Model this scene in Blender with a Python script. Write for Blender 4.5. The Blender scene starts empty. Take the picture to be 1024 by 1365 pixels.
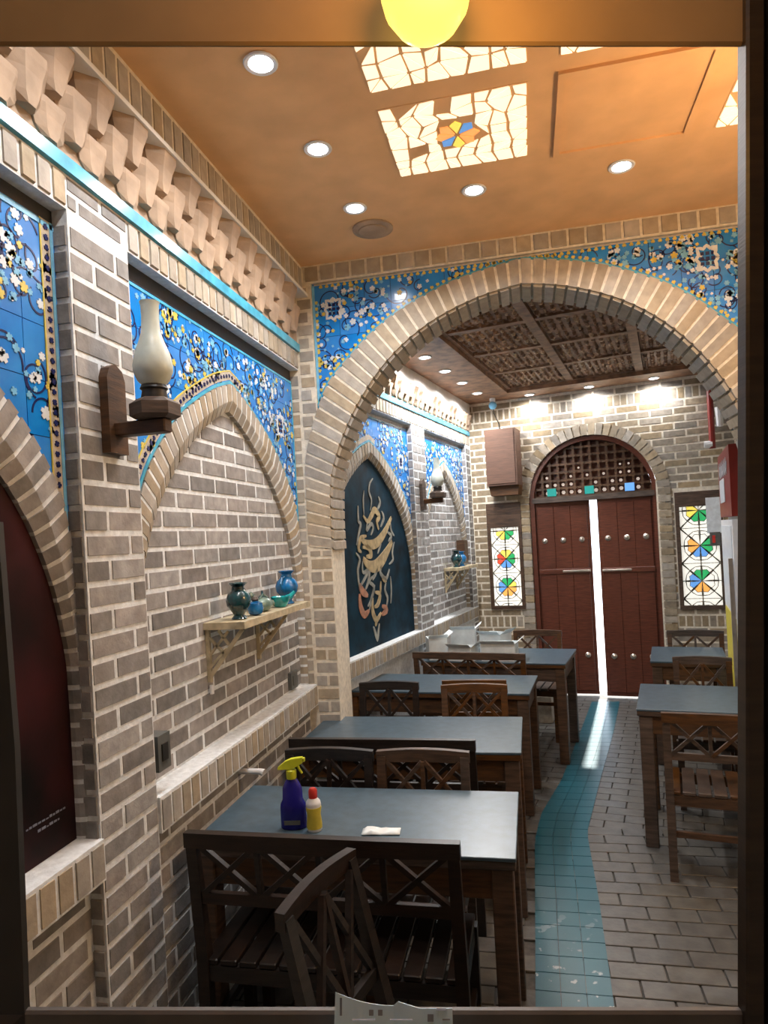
import bpy, bmesh, math, random
from mathutils import Vector, Matrix
random.seed(7)
sin, cos, pi = math.sin, math.cos, math.pi
scene = bpy.context.scene
COL = scene.collection

# ------------------------------------------------------------------ camera
YAW = math.radians(12.1); ROLL = 0.055; EYE = 1.74
cam_data = bpy.data.cameras.new('camera')
cam_data.sensor_fit = 'VERTICAL'; cam_data.sensor_height = 24.0
cam_data.lens = 24.0 * 900 / 1365
cam_data.shift_y = 35.5 / 1365
cam_data.clip_start = 0.02
cam = bpy.data.objects.new('camera', cam_data); COL.objects.link(cam)
cam.matrix_world = Matrix.Translation((0, 0, EYE)) @ Matrix.Rotation(YAW, 4, 'Z') @ Matrix.Rotation(pi/2, 4, 'X') @ Matrix.Rotation(-ROLL, 4, 'Z')
scene.camera = cam

# ------------------------------------------------------------------ world, exposure
world = bpy.data.worlds.new('sky'); scene.world = world; world.use_nodes = True
bg = world.node_tree.nodes['Background']
bg.inputs[0].default_value = (0.78, 0.88, 1.0, 1); bg.inputs[1].default_value = 5.0
scene.view_settings.view_transform = 'Standard'; scene.view_settings.look = 'None'
scene.view_settings.gamma = 1; scene.view_settings.use_curve_mapping = False
scene.view_settings.exposure = 0.0
sun_d = bpy.data.lights.new('sun', 'SUN'); sun_d.energy = 14.0; sun_d.angle = 0.02; sun_d.color = (1, .95, .85)
sun = bpy.data.objects.new('sun', sun_d); COL.objects.link(sun)
sun.rotation_euler = (math.radians(-48), 0, math.radians(-8.5))
P_SPOT_NEAR = 36.0      # watts of each downlight, front room
P_SPOT_FAR = 80.0
P_WARM = 38.0           # unseen warm lamp added for the ceiling
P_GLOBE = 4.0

# ------------------------------------------------------------------ frames
G = math.radians(10.7)
def far(s, t, z=0.0):
    return Vector((s*cos(G) + t*sin(G), -s*sin(G) + t*cos(G), z))
class Frame:
    """a wall frame: a runs along the wall, b is up, n comes out of the wall"""
    def __init__(self, o, ang):
        self.o = Vector(o); self.ang = ang
        self.A = Vector((cos(ang), sin(ang), 0)); self.N = Vector((sin(ang), -cos(ang), 0))
    def __call__(self, a, b, n=0.0):
        return self.o + self.A*a + Vector((0, 0, b)) + self.N*n
F_LEFT = Frame((-1.2, 0, 0), pi/2)               # a = y, n = +x
F_ARCH = Frame((0, 3.58, 0), 0.0)                # a = x, n = -y
F_FAR = Frame(far(-1.94, 0), pi/2 - G)           # a = t, n = +s
F_BACK = Frame(far(0, 7.15), -G)                 # a = s, n = -t
F_RNEAR = Frame((1.3, 0, 0), -pi/2)
F_FLOORN = None

# ------------------------------------------------------------------ materials
MATS = {}
def nt(name):
    m = bpy.data.materials.new(name); m.use_nodes = True
    t = m.node_tree; b = t.nodes['Principled BSDF']
    MATS[name] = m
    return m, t, b
def mat(name, col, rough=.6, var=.12, scale=30, bump=.15, metal=0.0, rnd=0.0, spec=.5, coat=0.0, stretch=None, col2=None, emit=None, estr=0.0, satv=.5):
    """principled with noise mottling, fine relief and optional per-object variation"""
    m, t, b = nt(name)
    N, L = t.nodes, t.links
    tc = N.new('ShaderNodeNewGeometry'); mp = N.new('ShaderNodeMapping'); mp.vector_type = 'TEXTURE'
    L.new(tc.outputs['Position'], mp.inputs[0])
    if stretch: mp.inputs['Scale'].default_value = stretch
    no = N.new('ShaderNodeTexNoise'); no.inputs['Scale'].default_value = scale; no.inputs['Detail'].default_value = 5
    L.new(mp.outputs[0], no.inputs['Vector'])
    mix = N.new('ShaderNodeMix'); mix.data_type = 'RGBA'
    c = Vector(col); d = Vector(col2) if col2 else c*(1-var*2)
    cc = c*(1+var) if not col2 else c
    mix.inputs[6].default_value = (d.x, d.y, d.z, 1); mix.inputs[7].default_value = (cc.x, cc.y, cc.z, 1)
    ramp = N.new('ShaderNodeMapRange'); ramp.inputs[1].default_value = .3; ramp.inputs[2].default_value = .7
    L.new(no.outputs[0], ramp.inputs[0]); L.new(ramp.outputs[0], mix.inputs[0])
    out = mix.outputs[2]
    if rnd:
        oi = N.new('ShaderNodeObjectInfo'); hs = N.new('ShaderNodeHueSaturation')
        mr = N.new('ShaderNodeMapRange'); mr.inputs[3].default_value = 1-rnd; mr.inputs[4].default_value = 1+rnd
        L.new(oi.outputs['Random'], mr.inputs[0]); L.new(mr.outputs[0], hs.inputs['Value'])
        m2 = N.new('ShaderNodeMath'); m2.operation = 'MULTIPLY'; m2.inputs[1].default_value = 7.31
        fr = N.new('ShaderNodeMath'); fr.operation = 'FRACT'
        mr2 = N.new('ShaderNodeMapRange'); mr2.inputs[3].default_value = 1-satv; mr2.inputs[4].default_value = 1+satv
        L.new(oi.outputs['Random'], m2.inputs[0]); L.new(m2.outputs[0], fr.inputs[0]); L.new(fr.outputs[0], mr2.inputs[0]); L.new(mr2.outputs[0], hs.inputs['Saturation'])
        L.new(out, hs.inputs['Color']); out = hs.outputs[0]
    L.new(out, b.inputs['Base Color'])
    b.inputs['Roughness'].default_value = rough; b.inputs['Metallic'].default_value = metal
    b.inputs['Specular IOR Level'].default_value = spec; b.inputs['Coat Weight'].default_value = coat
    if bump:
        bp = N.new('ShaderNodeBump'); bp.inputs['Strength'].default_value = bump; bp.inputs['Distance'].default_value = .004
        n2 = N.new('ShaderNodeTexNoise'); n2.inputs['Scale'].default_value = scale*4; n2.inputs['Detail'].default_value = 4
        L.new(mp.outputs[0], n2.inputs['Vector']); L.new(n2.outputs[0], bp.inputs['Height']); L.new(bp.outputs[0], b.inputs['Normal'])
    if emit:
        b.inputs['Emission Color'].default_value = (*emit, 1); b.inputs['Emission Strength'].default_value = estr
    return m
BRICK = mat('brick_clay', (.285, .270, .262), .8, .14, 22, .35, rnd=.30)
BRICKB = mat('brick_clay_pale', (.33, .275, .205), .8, .14, 22, .35, rnd=.25)
BRICKA = mat('brick_clay_buff', (.39, .34, .275), .75, .10, 22, .3, rnd=.15)
MORTAR = mat('pale_mortar', (.76, .79, .81), .9, .10, 40, .3)
MORTARB = mat('buff_mortar', (.74, .68, .57), .9, .10, 40, .3)
CEIL = mat('ochre_plaster', (.80, .49, .25), .75, .06, 6, .1)
PLASTER = mat('tan_plaster', (.43, .315, .225), .75, .14, 9, .25)
WHITEPL = mat('white_plaster', (.78, .76, .72), .8, .05, 12, .15)
TURQ = mat('turquoise_glaze', (.08, .42, .62), .25, .12, 20, .05, coat=.3)
TILE = mat('cobalt_glazed_tile', (.02, .26, .74), .2, .25, 14, .03, rnd=.04, satv=.03, coat=.3, col2=(.012, .19, .66))
NAVY = mat('navy_glaze', (.012, .018, .10), .25, .1, 30, 0)
YEL = mat('yellow_glaze', (.66, .53, .10), .3, .1, 30, 0)
WGL = mat('white_glaze', (.70, .76, .82), .3, .08, 30, 0)
PINK = mat('pink_glaze', (.50, .28, .42), .3, .1, 30, 0)
LBLUE = mat('light_blue_glaze', (.18, .48, .74), .3, .1, 30, 0)
BEIGE = mat('beige_glaze', (.50, .45, .38), .3, .15, 40, 0)
MAROON = mat('maroon_paint', (.030, .004, .006), .6, .6, 3.0, .05, spec=.2)
TEALPANEL = mat('midnight_teal_paint', (.002, .024, .045), .7, .4, 7, .1, spec=.15)
GOLD = mat('gold_paint', (.50, .38, .20), .5, .2, 25, .1)
GOLDR = mat('copper_paint', (.48, .22, .13), .5, .2, 25, .1)
SILV = mat('grey_gold_paint', (.32, .32, .28), .5, .2, 25, .1)
WOOD = mat('dark_walnut', (.019, .011, .008), .42, .35, 9, .2, stretch=(1, 1, .12), rnd=.12)
WOODM = mat('brown_walnut', (.085, .042, .020), .52, .3, 9, .2, stretch=(1, 1, .12), rnd=.12)
WOODR = mat('red_brown_door_wood', (.125, .036, .020), .38, .2, 12, .2, stretch=(1, 1, .1))
WOODC = mat('ceiling_walnut', (.27, .145, .08), .55, .3, 12, .3)
CABW = mat('plain_cabinet_brown', (.105, .050, .030), .65, .15, 9, .1, stretch=(1, 1, .12))
WOODL = mat('carved_wood_tan', (.50, .33, .20), .5, .3, 30, .3)
SLATE = mat('blue_grey_laminate', (.062, .100, .132), .32, .12, 25, .04)
SHELFW = mat('cream_shelf_wood', (.52, .44, .29), .6, .2, 20, .2)
PAVER = mat('grey_brown_paver', (.108, .100, .088), .38, .15, 16, .2, rnd=.07)
PAVJ = mat('paver_joint', (.085, .077, .068), .8, .2, 30, .2)
DARKFR = mat('dark_frame_wood', (.030, .018, .010), .4, .3, 8, .1, stretch=(1, 1, .1))
SOFFIT = mat('brown_lintel_paint', (.34, .215, .10), .6, .08, 8, .05)
SILL = mat('grey_sill_metal', (.10, .09, .085), .4, .1, 20, .05)
BLACK = mat('black_metal', (.02, .018, .016), .45, .1, 20, .05)
STEEL = mat('pewter_stud', (.55, .50, .44), .3, .1, 20, .05, metal=.8)
WPLAST = mat('white_plastic', (.75, .76, .78), .35, .04, 20, 0)
PAPER = mat('white_paper', (.62, .82, 1.0), .8, .05, 12, .05)
CARD = mat('white_card', (.80, .86, .88), .8, .08, 12, .05)
INK = mat('grey_ink', (.20, .22, .28), .8, .05, 12, 0)
REDM = mat('red_cooler_paint', (.23, .020, .015), .35, .08, 10, .02)
TEALP = mat('dark_teal_pottery', (.008, .055, .07), .2, .4, 25, .05, coat=.5)
BLUEP = mat('bright_blue_pottery', (.01, .16, .42), .2, .3, 25, .05, coat=.5)
TURQP = mat('turquoise_pottery', (.02, .42, .46), .2, .3, 25, .05, coat=.5)
SAGEP = mat('sage_green_pottery', (.16, .24, .20), .3, .3, 25, .05, coat=.3)
COBALTP = mat('cobalt_plastic', (.012, .010, .22), .25, .1, 10, 0)
YELP = mat('yellow_plastic', (.62, .68, .03), .35, .08, 10, 0)
LABY = mat('yellow_label', (.60, .50, .05), .5, .1, 30, 0)
REDP = mat('red_plastic', (.55, .03, .02), .35, .1, 10, 0)
FROST = mat('frosted_lamp_glass', (.62, .68, .62), .35, .12, 14, .02)
GREYP = mat('grey_plate', (.11, .115, .11), .5, .1, 20, .05)
OUTG = mat('outdoor_paving', (.6, .6, .58), .8, .1, 3, .1)
def emis(name, col, s):
    m, t, b = nt(name)
    b.inputs['Base Color'].default_value = (*col, 1); b.inputs['Emission Color'].default_value = (*col, 1)
    b.inputs['Emission Strength'].default_value = s; b.inputs['Roughness'].default_value = .3
    return m
LED = emis('led_lens', (1, .97, 1.0), 14)
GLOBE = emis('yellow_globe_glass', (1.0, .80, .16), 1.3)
PW = emis('backlit_clear_glass', (.86, .84, .76), .78)
PO = emis('backlit_amber_glass', (.92, .42, .10), .75)
PR = emis('backlit_red_glass', (.70, .08, .04), .75)
PG = emis('backlit_green_glass', (.03, .38, .12), .75)
PB = emis('backlit_blue_glass', (.12, .32, .72), .75)
PY = emis('backlit_yellow_glass', (.90, .72, .12), .8)
PS = emis('skylight_warm_glass', (1.0, .84, .62), 1.0)
PT = emis('backlit_teal_glass', (.02, .30, .27), .25)
SKYO = emis('skylight_orange_glass', (.95, .40, .12), .75)
FRIDGEL = emis('cooler_lit_back', (.80, .86, .95), .55)
m, t, b = nt('cooler_door_glass')
b.inputs['Base Color'].default_value = (.9, .95, .95, 1); b.inputs['Roughness'].default_value = .03
b.inputs['Transmission Weight'].default_value = 1.0; b.inputs['IOR'].default_value = 1.1
GLASS = m
# worn turquoise path: chipped glaze showing pale body
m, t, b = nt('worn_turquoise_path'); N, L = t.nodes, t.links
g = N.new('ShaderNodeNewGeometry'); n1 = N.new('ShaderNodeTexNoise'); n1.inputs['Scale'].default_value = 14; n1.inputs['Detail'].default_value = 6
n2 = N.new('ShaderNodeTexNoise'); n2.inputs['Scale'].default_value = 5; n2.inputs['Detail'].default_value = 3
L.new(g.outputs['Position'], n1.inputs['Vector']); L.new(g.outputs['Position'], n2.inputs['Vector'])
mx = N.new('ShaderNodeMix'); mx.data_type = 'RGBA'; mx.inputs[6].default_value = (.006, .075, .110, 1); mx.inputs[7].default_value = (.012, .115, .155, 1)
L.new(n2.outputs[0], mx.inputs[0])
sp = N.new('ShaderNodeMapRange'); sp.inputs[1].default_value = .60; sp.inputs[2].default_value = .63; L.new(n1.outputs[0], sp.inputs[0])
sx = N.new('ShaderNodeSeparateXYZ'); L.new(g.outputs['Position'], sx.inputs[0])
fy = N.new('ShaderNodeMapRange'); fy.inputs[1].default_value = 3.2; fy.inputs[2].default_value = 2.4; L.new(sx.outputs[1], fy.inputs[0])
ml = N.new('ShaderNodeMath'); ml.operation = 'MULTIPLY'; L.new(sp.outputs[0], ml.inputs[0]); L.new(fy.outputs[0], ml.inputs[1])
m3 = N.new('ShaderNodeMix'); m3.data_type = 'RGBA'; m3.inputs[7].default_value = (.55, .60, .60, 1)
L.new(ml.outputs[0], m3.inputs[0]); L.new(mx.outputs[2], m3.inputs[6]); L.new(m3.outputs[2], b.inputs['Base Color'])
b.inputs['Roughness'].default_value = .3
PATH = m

# ------------------------------------------------------------------ mesh helpers
class MB:
    def __init__(s): s.v = []; s.f = []
    def add(s, vs, fs):
        k = len(s.v); s.v += [Vector(v) for v in vs]; s.f += [tuple(i+k for i in f) for f in fs]; return s
    def hexa(s, c):                              # 8 corners: 4 bottom ccw, 4 top ccw
        return s.add(c, [(3,2,1,0),(4,5,6,7),(0,1,5,4),(1,2,6,5),(2,3,7,6),(3,0,4,7)])
    def box(s, x0, x1, y0, y1, z0, z1, M=None):
        c = [(x0,y0,z0),(x1,y0,z0),(x1,y1,z0),(x0,y1,z0),(x0,y0,z1),(x1,y0,z1),(x1,y1,z1),(x0,y1,z1)]
        if M: c = [M @ Vector(p) for p in c]
        return s.hexa(c)
    def cbox(s, x0, x1, y0, y1, z0, z1, e=.004, M=None):   # box with chamfered vertical+horizontal edges (via two-ring profile)
        def ring(z, i): return [(x0+i,y0,z),(x1-i,y0,z),(x1,y0+i,z),(x1,y1-i,z),(x1-i,y1,z),(x0+i,y1,z),(x0,y1-i,z),(x0,y0+i,z)]
        def small(z): return [(x0+2*e,y0+e,z),(x1-2*e,y0+e,z),(x1-e,y0+2*e,z),(x1-e,y1-2*e,z),(x1-2*e,y1-e,z),(x0+2*e,y1-e,z),(x0+e,y1-2*e,z),(x0+e,y0+2*e,z)]
        rs = [small(z0), ring(z0+e, e), ring(z1-e, e), small(z1)]
        vs = [Vector(p) for r in rs for p in r]
        if M: vs = [M @ v for v in vs]
        fs = [tuple(range(7,-1,-1)), tuple(range(24,32))]
        for k in range(3):
            for i in range(8): j = (i+1)%8; fs.append((k*8+i, k*8+j, k*8+8+j, k*8+8+i))
        return s.add(vs, fs)
    def bar(s, p, q, w, h, up=(0,0,1)):          # rectangular bar from p to q
        p = Vector(p); q = Vector(q); d = (q-p).normalized(); u = Vector(up)
        x = d.cross(u)
        if x.length < 1e-4: x = d.cross(Vector((1,0,0)))
        x.normalize(); y = x.cross(d).normalized(); x *= w/2; y *= h/2
        return s.hexa([p-x-y, p+x-y, q+x-y, q-x-y, p-x+y, p+x+y, q+x+y, q-x+y])
    def tube(s, pts, r, seg=8, cap=True):
        pts = [Vector(p) for p in pts]; k = len(s.v); n = len(pts)
        rr = r if isinstance(r, (list, tuple)) else [r]*n
        prev = None
        for i, p in enumerate(pts):
            d = (pts[min(i+1,n-1)] - pts[max(i-1,0)]).normalized()
            if prev is None:
                x = d.cross(Vector((0,0,1)))
                if x.length < .05: x = d.cross(Vector((1,0,0)))
            else: x = prev - d*prev.dot(d)
            x.normalize(); prev = x; y = d.cross(x)
            for j in range(seg):
                a = 2*pi*j/seg; s.v.append(p + x*(cos(a)*rr[i]) + y*(sin(a)*rr[i]))
        for i in range(n-1):
            for j in range(seg):
                j2 = (j+1)%seg; s.f.append((k+i*seg+j, k+i*seg+j2, k+(i+1)*seg+j2, k+(i+1)*seg+j))
        if cap: s.f.append(tuple(k+j for j in range(seg-1,-1,-1))); s.f.append(tuple(k+(n-1)*seg+j for j in range(seg)))
        return s
    def lathe(s, prof, c=(0,0,0), seg=20, M=None):
        k = len(s.v); c = Vector(c)
        for (r, z) in prof:
            for j in range(seg):
                a = 2*pi*j/seg; v = Vector((r*cos(a), r*sin(a), z))
                s.v.append((M @ v if M else v) + c)
        for i in range(len(prof)-1):
            for j in range(seg):
                j2 = (j+1)%seg; s.f.append((k+i*seg+j, k+i*seg+j2, k+(i+1)*seg+j2, k+(i+1)*seg+j))
        s.f.append(tuple(k+j for j in range(seg-1,-1,-1))); s.f.append(tuple(k+(len(prof)-1)*seg+j for j in range(seg)))
        return s
    def plate(s, fr, poly, n0, n1):              # extruded polygon on a wall frame, (a,b) points
        k = len(s.v); m = len(poly)
        for n in (n0, n1):
            for (a, b_) in poly: s.v.append(fr(a, b_, n))
        s.f.append(tuple(k+i for i in range(m-1,-1,-1))); s.f.append(tuple(k+m+i for i in range(m)))
        for i in range(m): j = (i+1)%m; s.f.append((k+i, k+j, k+m+j, k+m+i))
        return s
    def fbox(s, fr, a0, a1, b0, b1, n0, n1): return s.plate(fr, [(a0,b0),(a1,b0),(a1,b1),(a0,b1)], n0, n1)
    def strip(s, fr, pts, w, n0, n1):            # ribbon along a polyline on a wall frame
        m = len(pts); L_ = []; R_ = []
        for i in range(m):
            p = pts[i]; a = pts[max(i-1,0)]; c = pts[min(i+1,m-1)]
            dx, dy = c[0]-a[0], c[1]-a[1]; l = math.hypot(dx, dy) or 1
            ww = (w[i] if isinstance(w, (list, tuple)) else w)/2
            L_.append((p[0]-dy/l*ww, p[1]+dx/l*ww)); R_.append((p[0]+dy/l*ww, p[1]-dx/l*ww))
        for i in range(m-1):
            s.hexa([fr(*R_[i],n0), fr(*R_[i+1],n0), fr(*L_[i+1],n0), fr(*L_[i],n0), fr(*R_[i],n1), fr(*R_[i+1],n1), fr(*L_[i+1],n1), fr(*L_[i],n1)])
        return s
    def mesh(s, name, m, smooth=False):
        me = bpy.data.meshes.new(name); me.from_pydata(s.v, [], s.f)
        bm = bmesh.new(); bm.from_mesh(me); bmesh.ops.recalc_face_normals(bm, faces=bm.faces); bm.to_mesh(me); bm.free()
        me.materials.append(m)
        if smooth:
            me.polygons.foreach_set('use_smooth', [True]*len(me.polygons))
            try: me.set_sharp_from_angle(angle=math.radians(35))
            except Exception: pass
        return me
    def obj(s, name, m, parent=None, smooth=False):
        o = bpy.data.objects.new(name, s.mesh(name, m, smooth)); COL.objects.link(o)
        if parent: o.parent = parent
        return o
def tag(o, label=None, cat=None, group=None, kind=None):
    if label: o['label'] = label
    if cat: o['category'] = cat
    if group: o['group'] = group
    if kind: o['kind'] = kind
    return o
def thing(name, label, cat, loc=(0,0,0), rz=0, group=None):
    o = bpy.data.objects.new(name, None); COL.objects.link(o)
    o.location = loc; o.rotation_euler = (0, 0, rz); o.empty_display_size = .05
    return tag(o, label, cat, group)
def dup(root, loc, rz, label, group=None):
    r = root.copy(); COL.objects.link(r); r.location = loc; r.rotation_euler = (0, 0, rz)
    r['label'] = label
    if group: r['group'] = group
    for ch in list(root.children):
        c = ch.copy(); COL.objects.link(c); c.parent = r
        for g_ in list(ch.children):
            d = g_.copy(); COL.objects.link(d); d.parent = c
    return r
def struct(o, label, cat): o['kind'] = 'structure'; o['label'] = label; o['category'] = cat; return o

# ------------------------------------------------------------------ bricks
def unit_brick(m, name='brick'):
    b = MB()
    back = [(-.5,1,-.5),(.5,1,-.5),(.5,1,.5),(-.5,1,.5)]
    mid = [(-.5,.3,-.5),(.5,.3,-.5),(.5,.3,.5),(-.5,.3,.5)]
    fr = [(-.478,0,-.44),(.48,0,-.445),(.475,0,.44),(-.48,0,.445)]
    b.add(back+mid+fr, [(0,1,2,3),(11,10,9,8)] + [(i,(i+1)%4+0, (i+1)%4+4, i+4) for i in range(4)] + [(i+4,(i+1)%4+4,(i+1)%4+8,i+8) for i in range(4)])
    return b.mesh(name, m)
UB = {m.name: unit_brick(m) for m in (BRICK, BRICKB, BRICKA, PAVER, PATH)}
class BrickLayer:
    def __init__(self, parent, m, cap=300):
        self.items = []; self.parent = parent; self.m = m; self.cap = cap
    def put(self, fr, a0, a1, b0, b1, n, depth=.03):
        if a1-a0 < .018 or b1-b0 < .01: return
        self.items.append((fr, (a0+a1)/2, (b0+b1)/2, a1-a0, b1-b0, n+random.uniform(-.0015, .0015), depth))
    def field(self, fr, intervals, z0, z1, n, course=.072, length=.218, j=.0125, off=0.0):
        k = 0; z = z0
        while z + course*.6 < z1:
            zt = min(z+course, z1)
            for (a, b_) in intervals((z+zt)/2):
                st = off + (length/2 if k % 2 else 0)
                i = math.floor((a-st)/length)
                while True:
                    x0 = st + i*length; x1 = x0+length; i += 1
                    if x0 >= b_: break
                    self.put(fr, max(x0+j/2, a+j/3), min(x1-j/2, b_-j/3), z+j/2, zt-j/2, n)
            z += course; k += 1
    def soldiers(self, fr, a0, a1, z0, z1, n, w=.072, j=.013, depth=.03):
        cnt = max(1, round((a1-a0)/w)); w = (a1-a0)/cnt
        for i in range(cnt): self.put(fr, a0+i*w+j/2, a0+(i+1)*w-j/2, z0+j/3, z1-j/3, n, depth)
    def done(self):
        c = cam.matrix_world.translation
        def key(it):
            p = it[0](it[1], it[2], it[5]); return (p-c).length
        self.items.sort(key=key)
        rest = MB()
        for q, (fr, a, b_, la, lb, n, d) in enumerate(self.items):
            if q < self.cap:
                o = bpy.data.objects.new('brick', UB[self.m.name]); COL.objects.link(o); o.parent = self.parent
                o.location = fr(a, b_, n); o.rotation_euler = (0, 0, fr.ang); o.scale = (la, d, lb)
            else:
                rest.hexa([fr(a-la/2,b_-lb/2,n-d), fr(a+la/2,b_-lb/2,n-d), fr(a+la/2,b_+lb/2,n-d), fr(a-la/2,b_+lb/2,n-d),
                           fr(a-la/2+.003,b_-lb/2+.003,n), fr(a+la/2-.003,b_-lb/2+.003,n), fr(a+la/2-.003,b_+lb/2-.003,n), fr(a-la/2+.003,b_+lb/2-.003,n)])
        if rest.v:
            o = rest.obj('brickwork', self.m, self.parent); o['kind'] = 'stuff'
def resample(pts, n):
    L_ = [0]
    for i in range(1, len(pts)): L_.append(L_[-1] + math.dist(pts[i], pts[i-1]))
    out = []
    for k in range(n+1):
        d = L_[-1]*k/n; i = 1
        while i < len(L_)-1 and L_[i] < d: i += 1
        f = (d-L_[i-1])/max(1e-9, L_[i]-L_[i-1])
        out.append((pts[i-1][0]+(pts[i][0]-pts[i-1][0])*f, pts[i-1][1]+(pts[i][1]-pts[i-1][1])*f))
    return out
def full_arch(half, c):    # half = [(halfwidth, z)] from spring up to apex -> left foot over apex to right foot
    return [(c-w, z) for (w, z) in half] + [(c+w, z) for (w, z) in reversed(half[:-1])]
def smooth_half(pts, n=24):
    # catmull-rom through the points then resample
    out = []
    P = [pts[0]] + list(pts) + [pts[-1]]
    for i in range(1, len(P)-2):
        for k in range(8):
            t_ = k/8; p0, p1, p2, p3 = P[i-1], P[i], P[i+1], P[i+2]
            out.append(tuple(.5*((2*p1[q]) + (-p0[q]+p2[q])*t_ + (2*p0[q]-5*p1[q]+4*p2[q]-p3[q])*t_*t_ + (-p0[q]+3*p1[q]-3*p2[q]+p3[q])*t_**3) for q in (0, 1)))
    out.append(tuple(pts[-1]))
    return resample(out, n)
def ring(parent, fr, outer, inner, count, nf, nb, m, splay=0.0, j=.014, name='arch_brick'):
    M_ = 12*count
    O = resample(outer, M_); I = resample(inner, M_)
    lo = sum(math.dist(O[i], O[i+1]) for i in range(M_)); fo = j/lo*M_
    li = sum(math.dist(I[i], I[i+1]) for i in range(M_)); fi = j*.8/li*M_
    if len(outer) == len(inner):        # pair the two curves point by point so joints stay square
        S = [0]
        for i in range(1, len(outer)): S.append(S[-1] + (math.dist(outer[i], outer[i-1])+math.dist(inner[i], inner[i-1]))/2)
        def both(P, d):
            i = 1
            while i < len(S)-1 and S[i] < d: i += 1
            f = (d-S[i-1])/(S[i]-S[i-1]); return (P[i-1][0]+(P[i][0]-P[i-1][0])*f, P[i-1][1]+(P[i][1]-P[i-1][1])*f)
        O = [both(outer, S[-1]*k/M_) for k in range(M_+1)]; I = [both(inner, S[-1]*k/M_) for k in range(M_+1)]
        fo = fi = j/S[-1]*M_
    def at(P, x):
        x = min(max(x, 0), M_-1e-6); i = int(x); f = x-i
        return (P[i][0]+(P[i+1][0]-P[i][0])*f, P[i][1]+(P[i+1][1]-P[i][1])*f)
    lerp = lambda p, q, f: (p[0]+(q[0]-p[0])*f, p[1]+(q[1]-p[1])*f)
    for k in range(count):
        o0, o1 = at(O, 12*k+fo/2), at(O, 12*(k+1)-fo/2); i0, i1 = at(I, 12*k+fi/2), at(I, 12*(k+1)-fi/2)
        d = random.uniform(-.0015, .0015); b = MB()
        if splay:
            m0, m1 = lerp(o0, i0, .62), lerp(o1, i1, .62)
            prof0 = [fr(*o0,nb), fr(*o0,nf+d), fr(*m0,nf+d), fr(*i0,nf+d-splay), fr(*i0,nb)]
            prof1 = [fr(*o1,nb), fr(*o1,nf+d), fr(*m1,nf+d), fr(*i1,nf+d-splay), fr(*i1,nb)]
            b.add(prof0+prof1, [(4,3,2,1,0),(5,6,7,8,9)] + [(i,(i+1)%5,(i+1)%5+5,i+5) for i in range(5)])
        else:
            b.hexa([fr(*i0,nb), fr(*i1,nb), fr(*o1,nb), fr(*o0,nb), fr(*i0,nf+d), fr(*i1,nf+d), fr(*o1,nf+d), fr(*o0,nf+d)])
        b.obj(name, m, parent)
def mortar_ring(b, fr, outer, inner, nf, nb, n=60, splay=0.0):
    if len(outer) == len(inner): O, I, n = list(outer), list(inner), len(outer)-1
    else: O = resample(outer, n); I = resample(inner, n)
    O = [(o[0]+(q[0]-o[0])*.04, o[1]+(q[1]-o[1])*.04) for o, q in zip(O, I)]; I = [(q[0]+(o[0]-q[0])*.03, q[1]+(o[1]-q[1])*.03) for o, q in zip(O, I)]
    for i in range(n):
        if splay:
            lerp = lambda p, q, f: (p[0]+(q[0]-p[0])*f, p[1]+(q[1]-p[1])*f)
            m0, m1 = lerp(O[i], I[i], .62), lerp(O[i+1], I[i+1], .62)
            b.hexa([fr(*m0,nb), fr(*m1,nb), fr(*O[i+1],nb), fr(*O[i],nb), fr(*m0,nf), fr(*m1,nf), fr(*O[i+1],nf), fr(*O[i],nf)])
            b.hexa([fr(*I[i],nb), fr(*I[i+1],nb), fr(*m1,nb), fr(*m0,nb), fr(*I[i],nf-splay), fr(*I[i+1],nf-splay), fr(*m1,nf), fr(*m0,nf)])
        else:
            b.hexa([fr(*I[i],nb), fr(*I[i+1],nb), fr(*O[i+1],nb), fr(*O[i],nb), fr(*I[i],nf), fr(*I[i+1],nf), fr(*O[i+1],nf), fr(*O[i],nf)])

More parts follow.
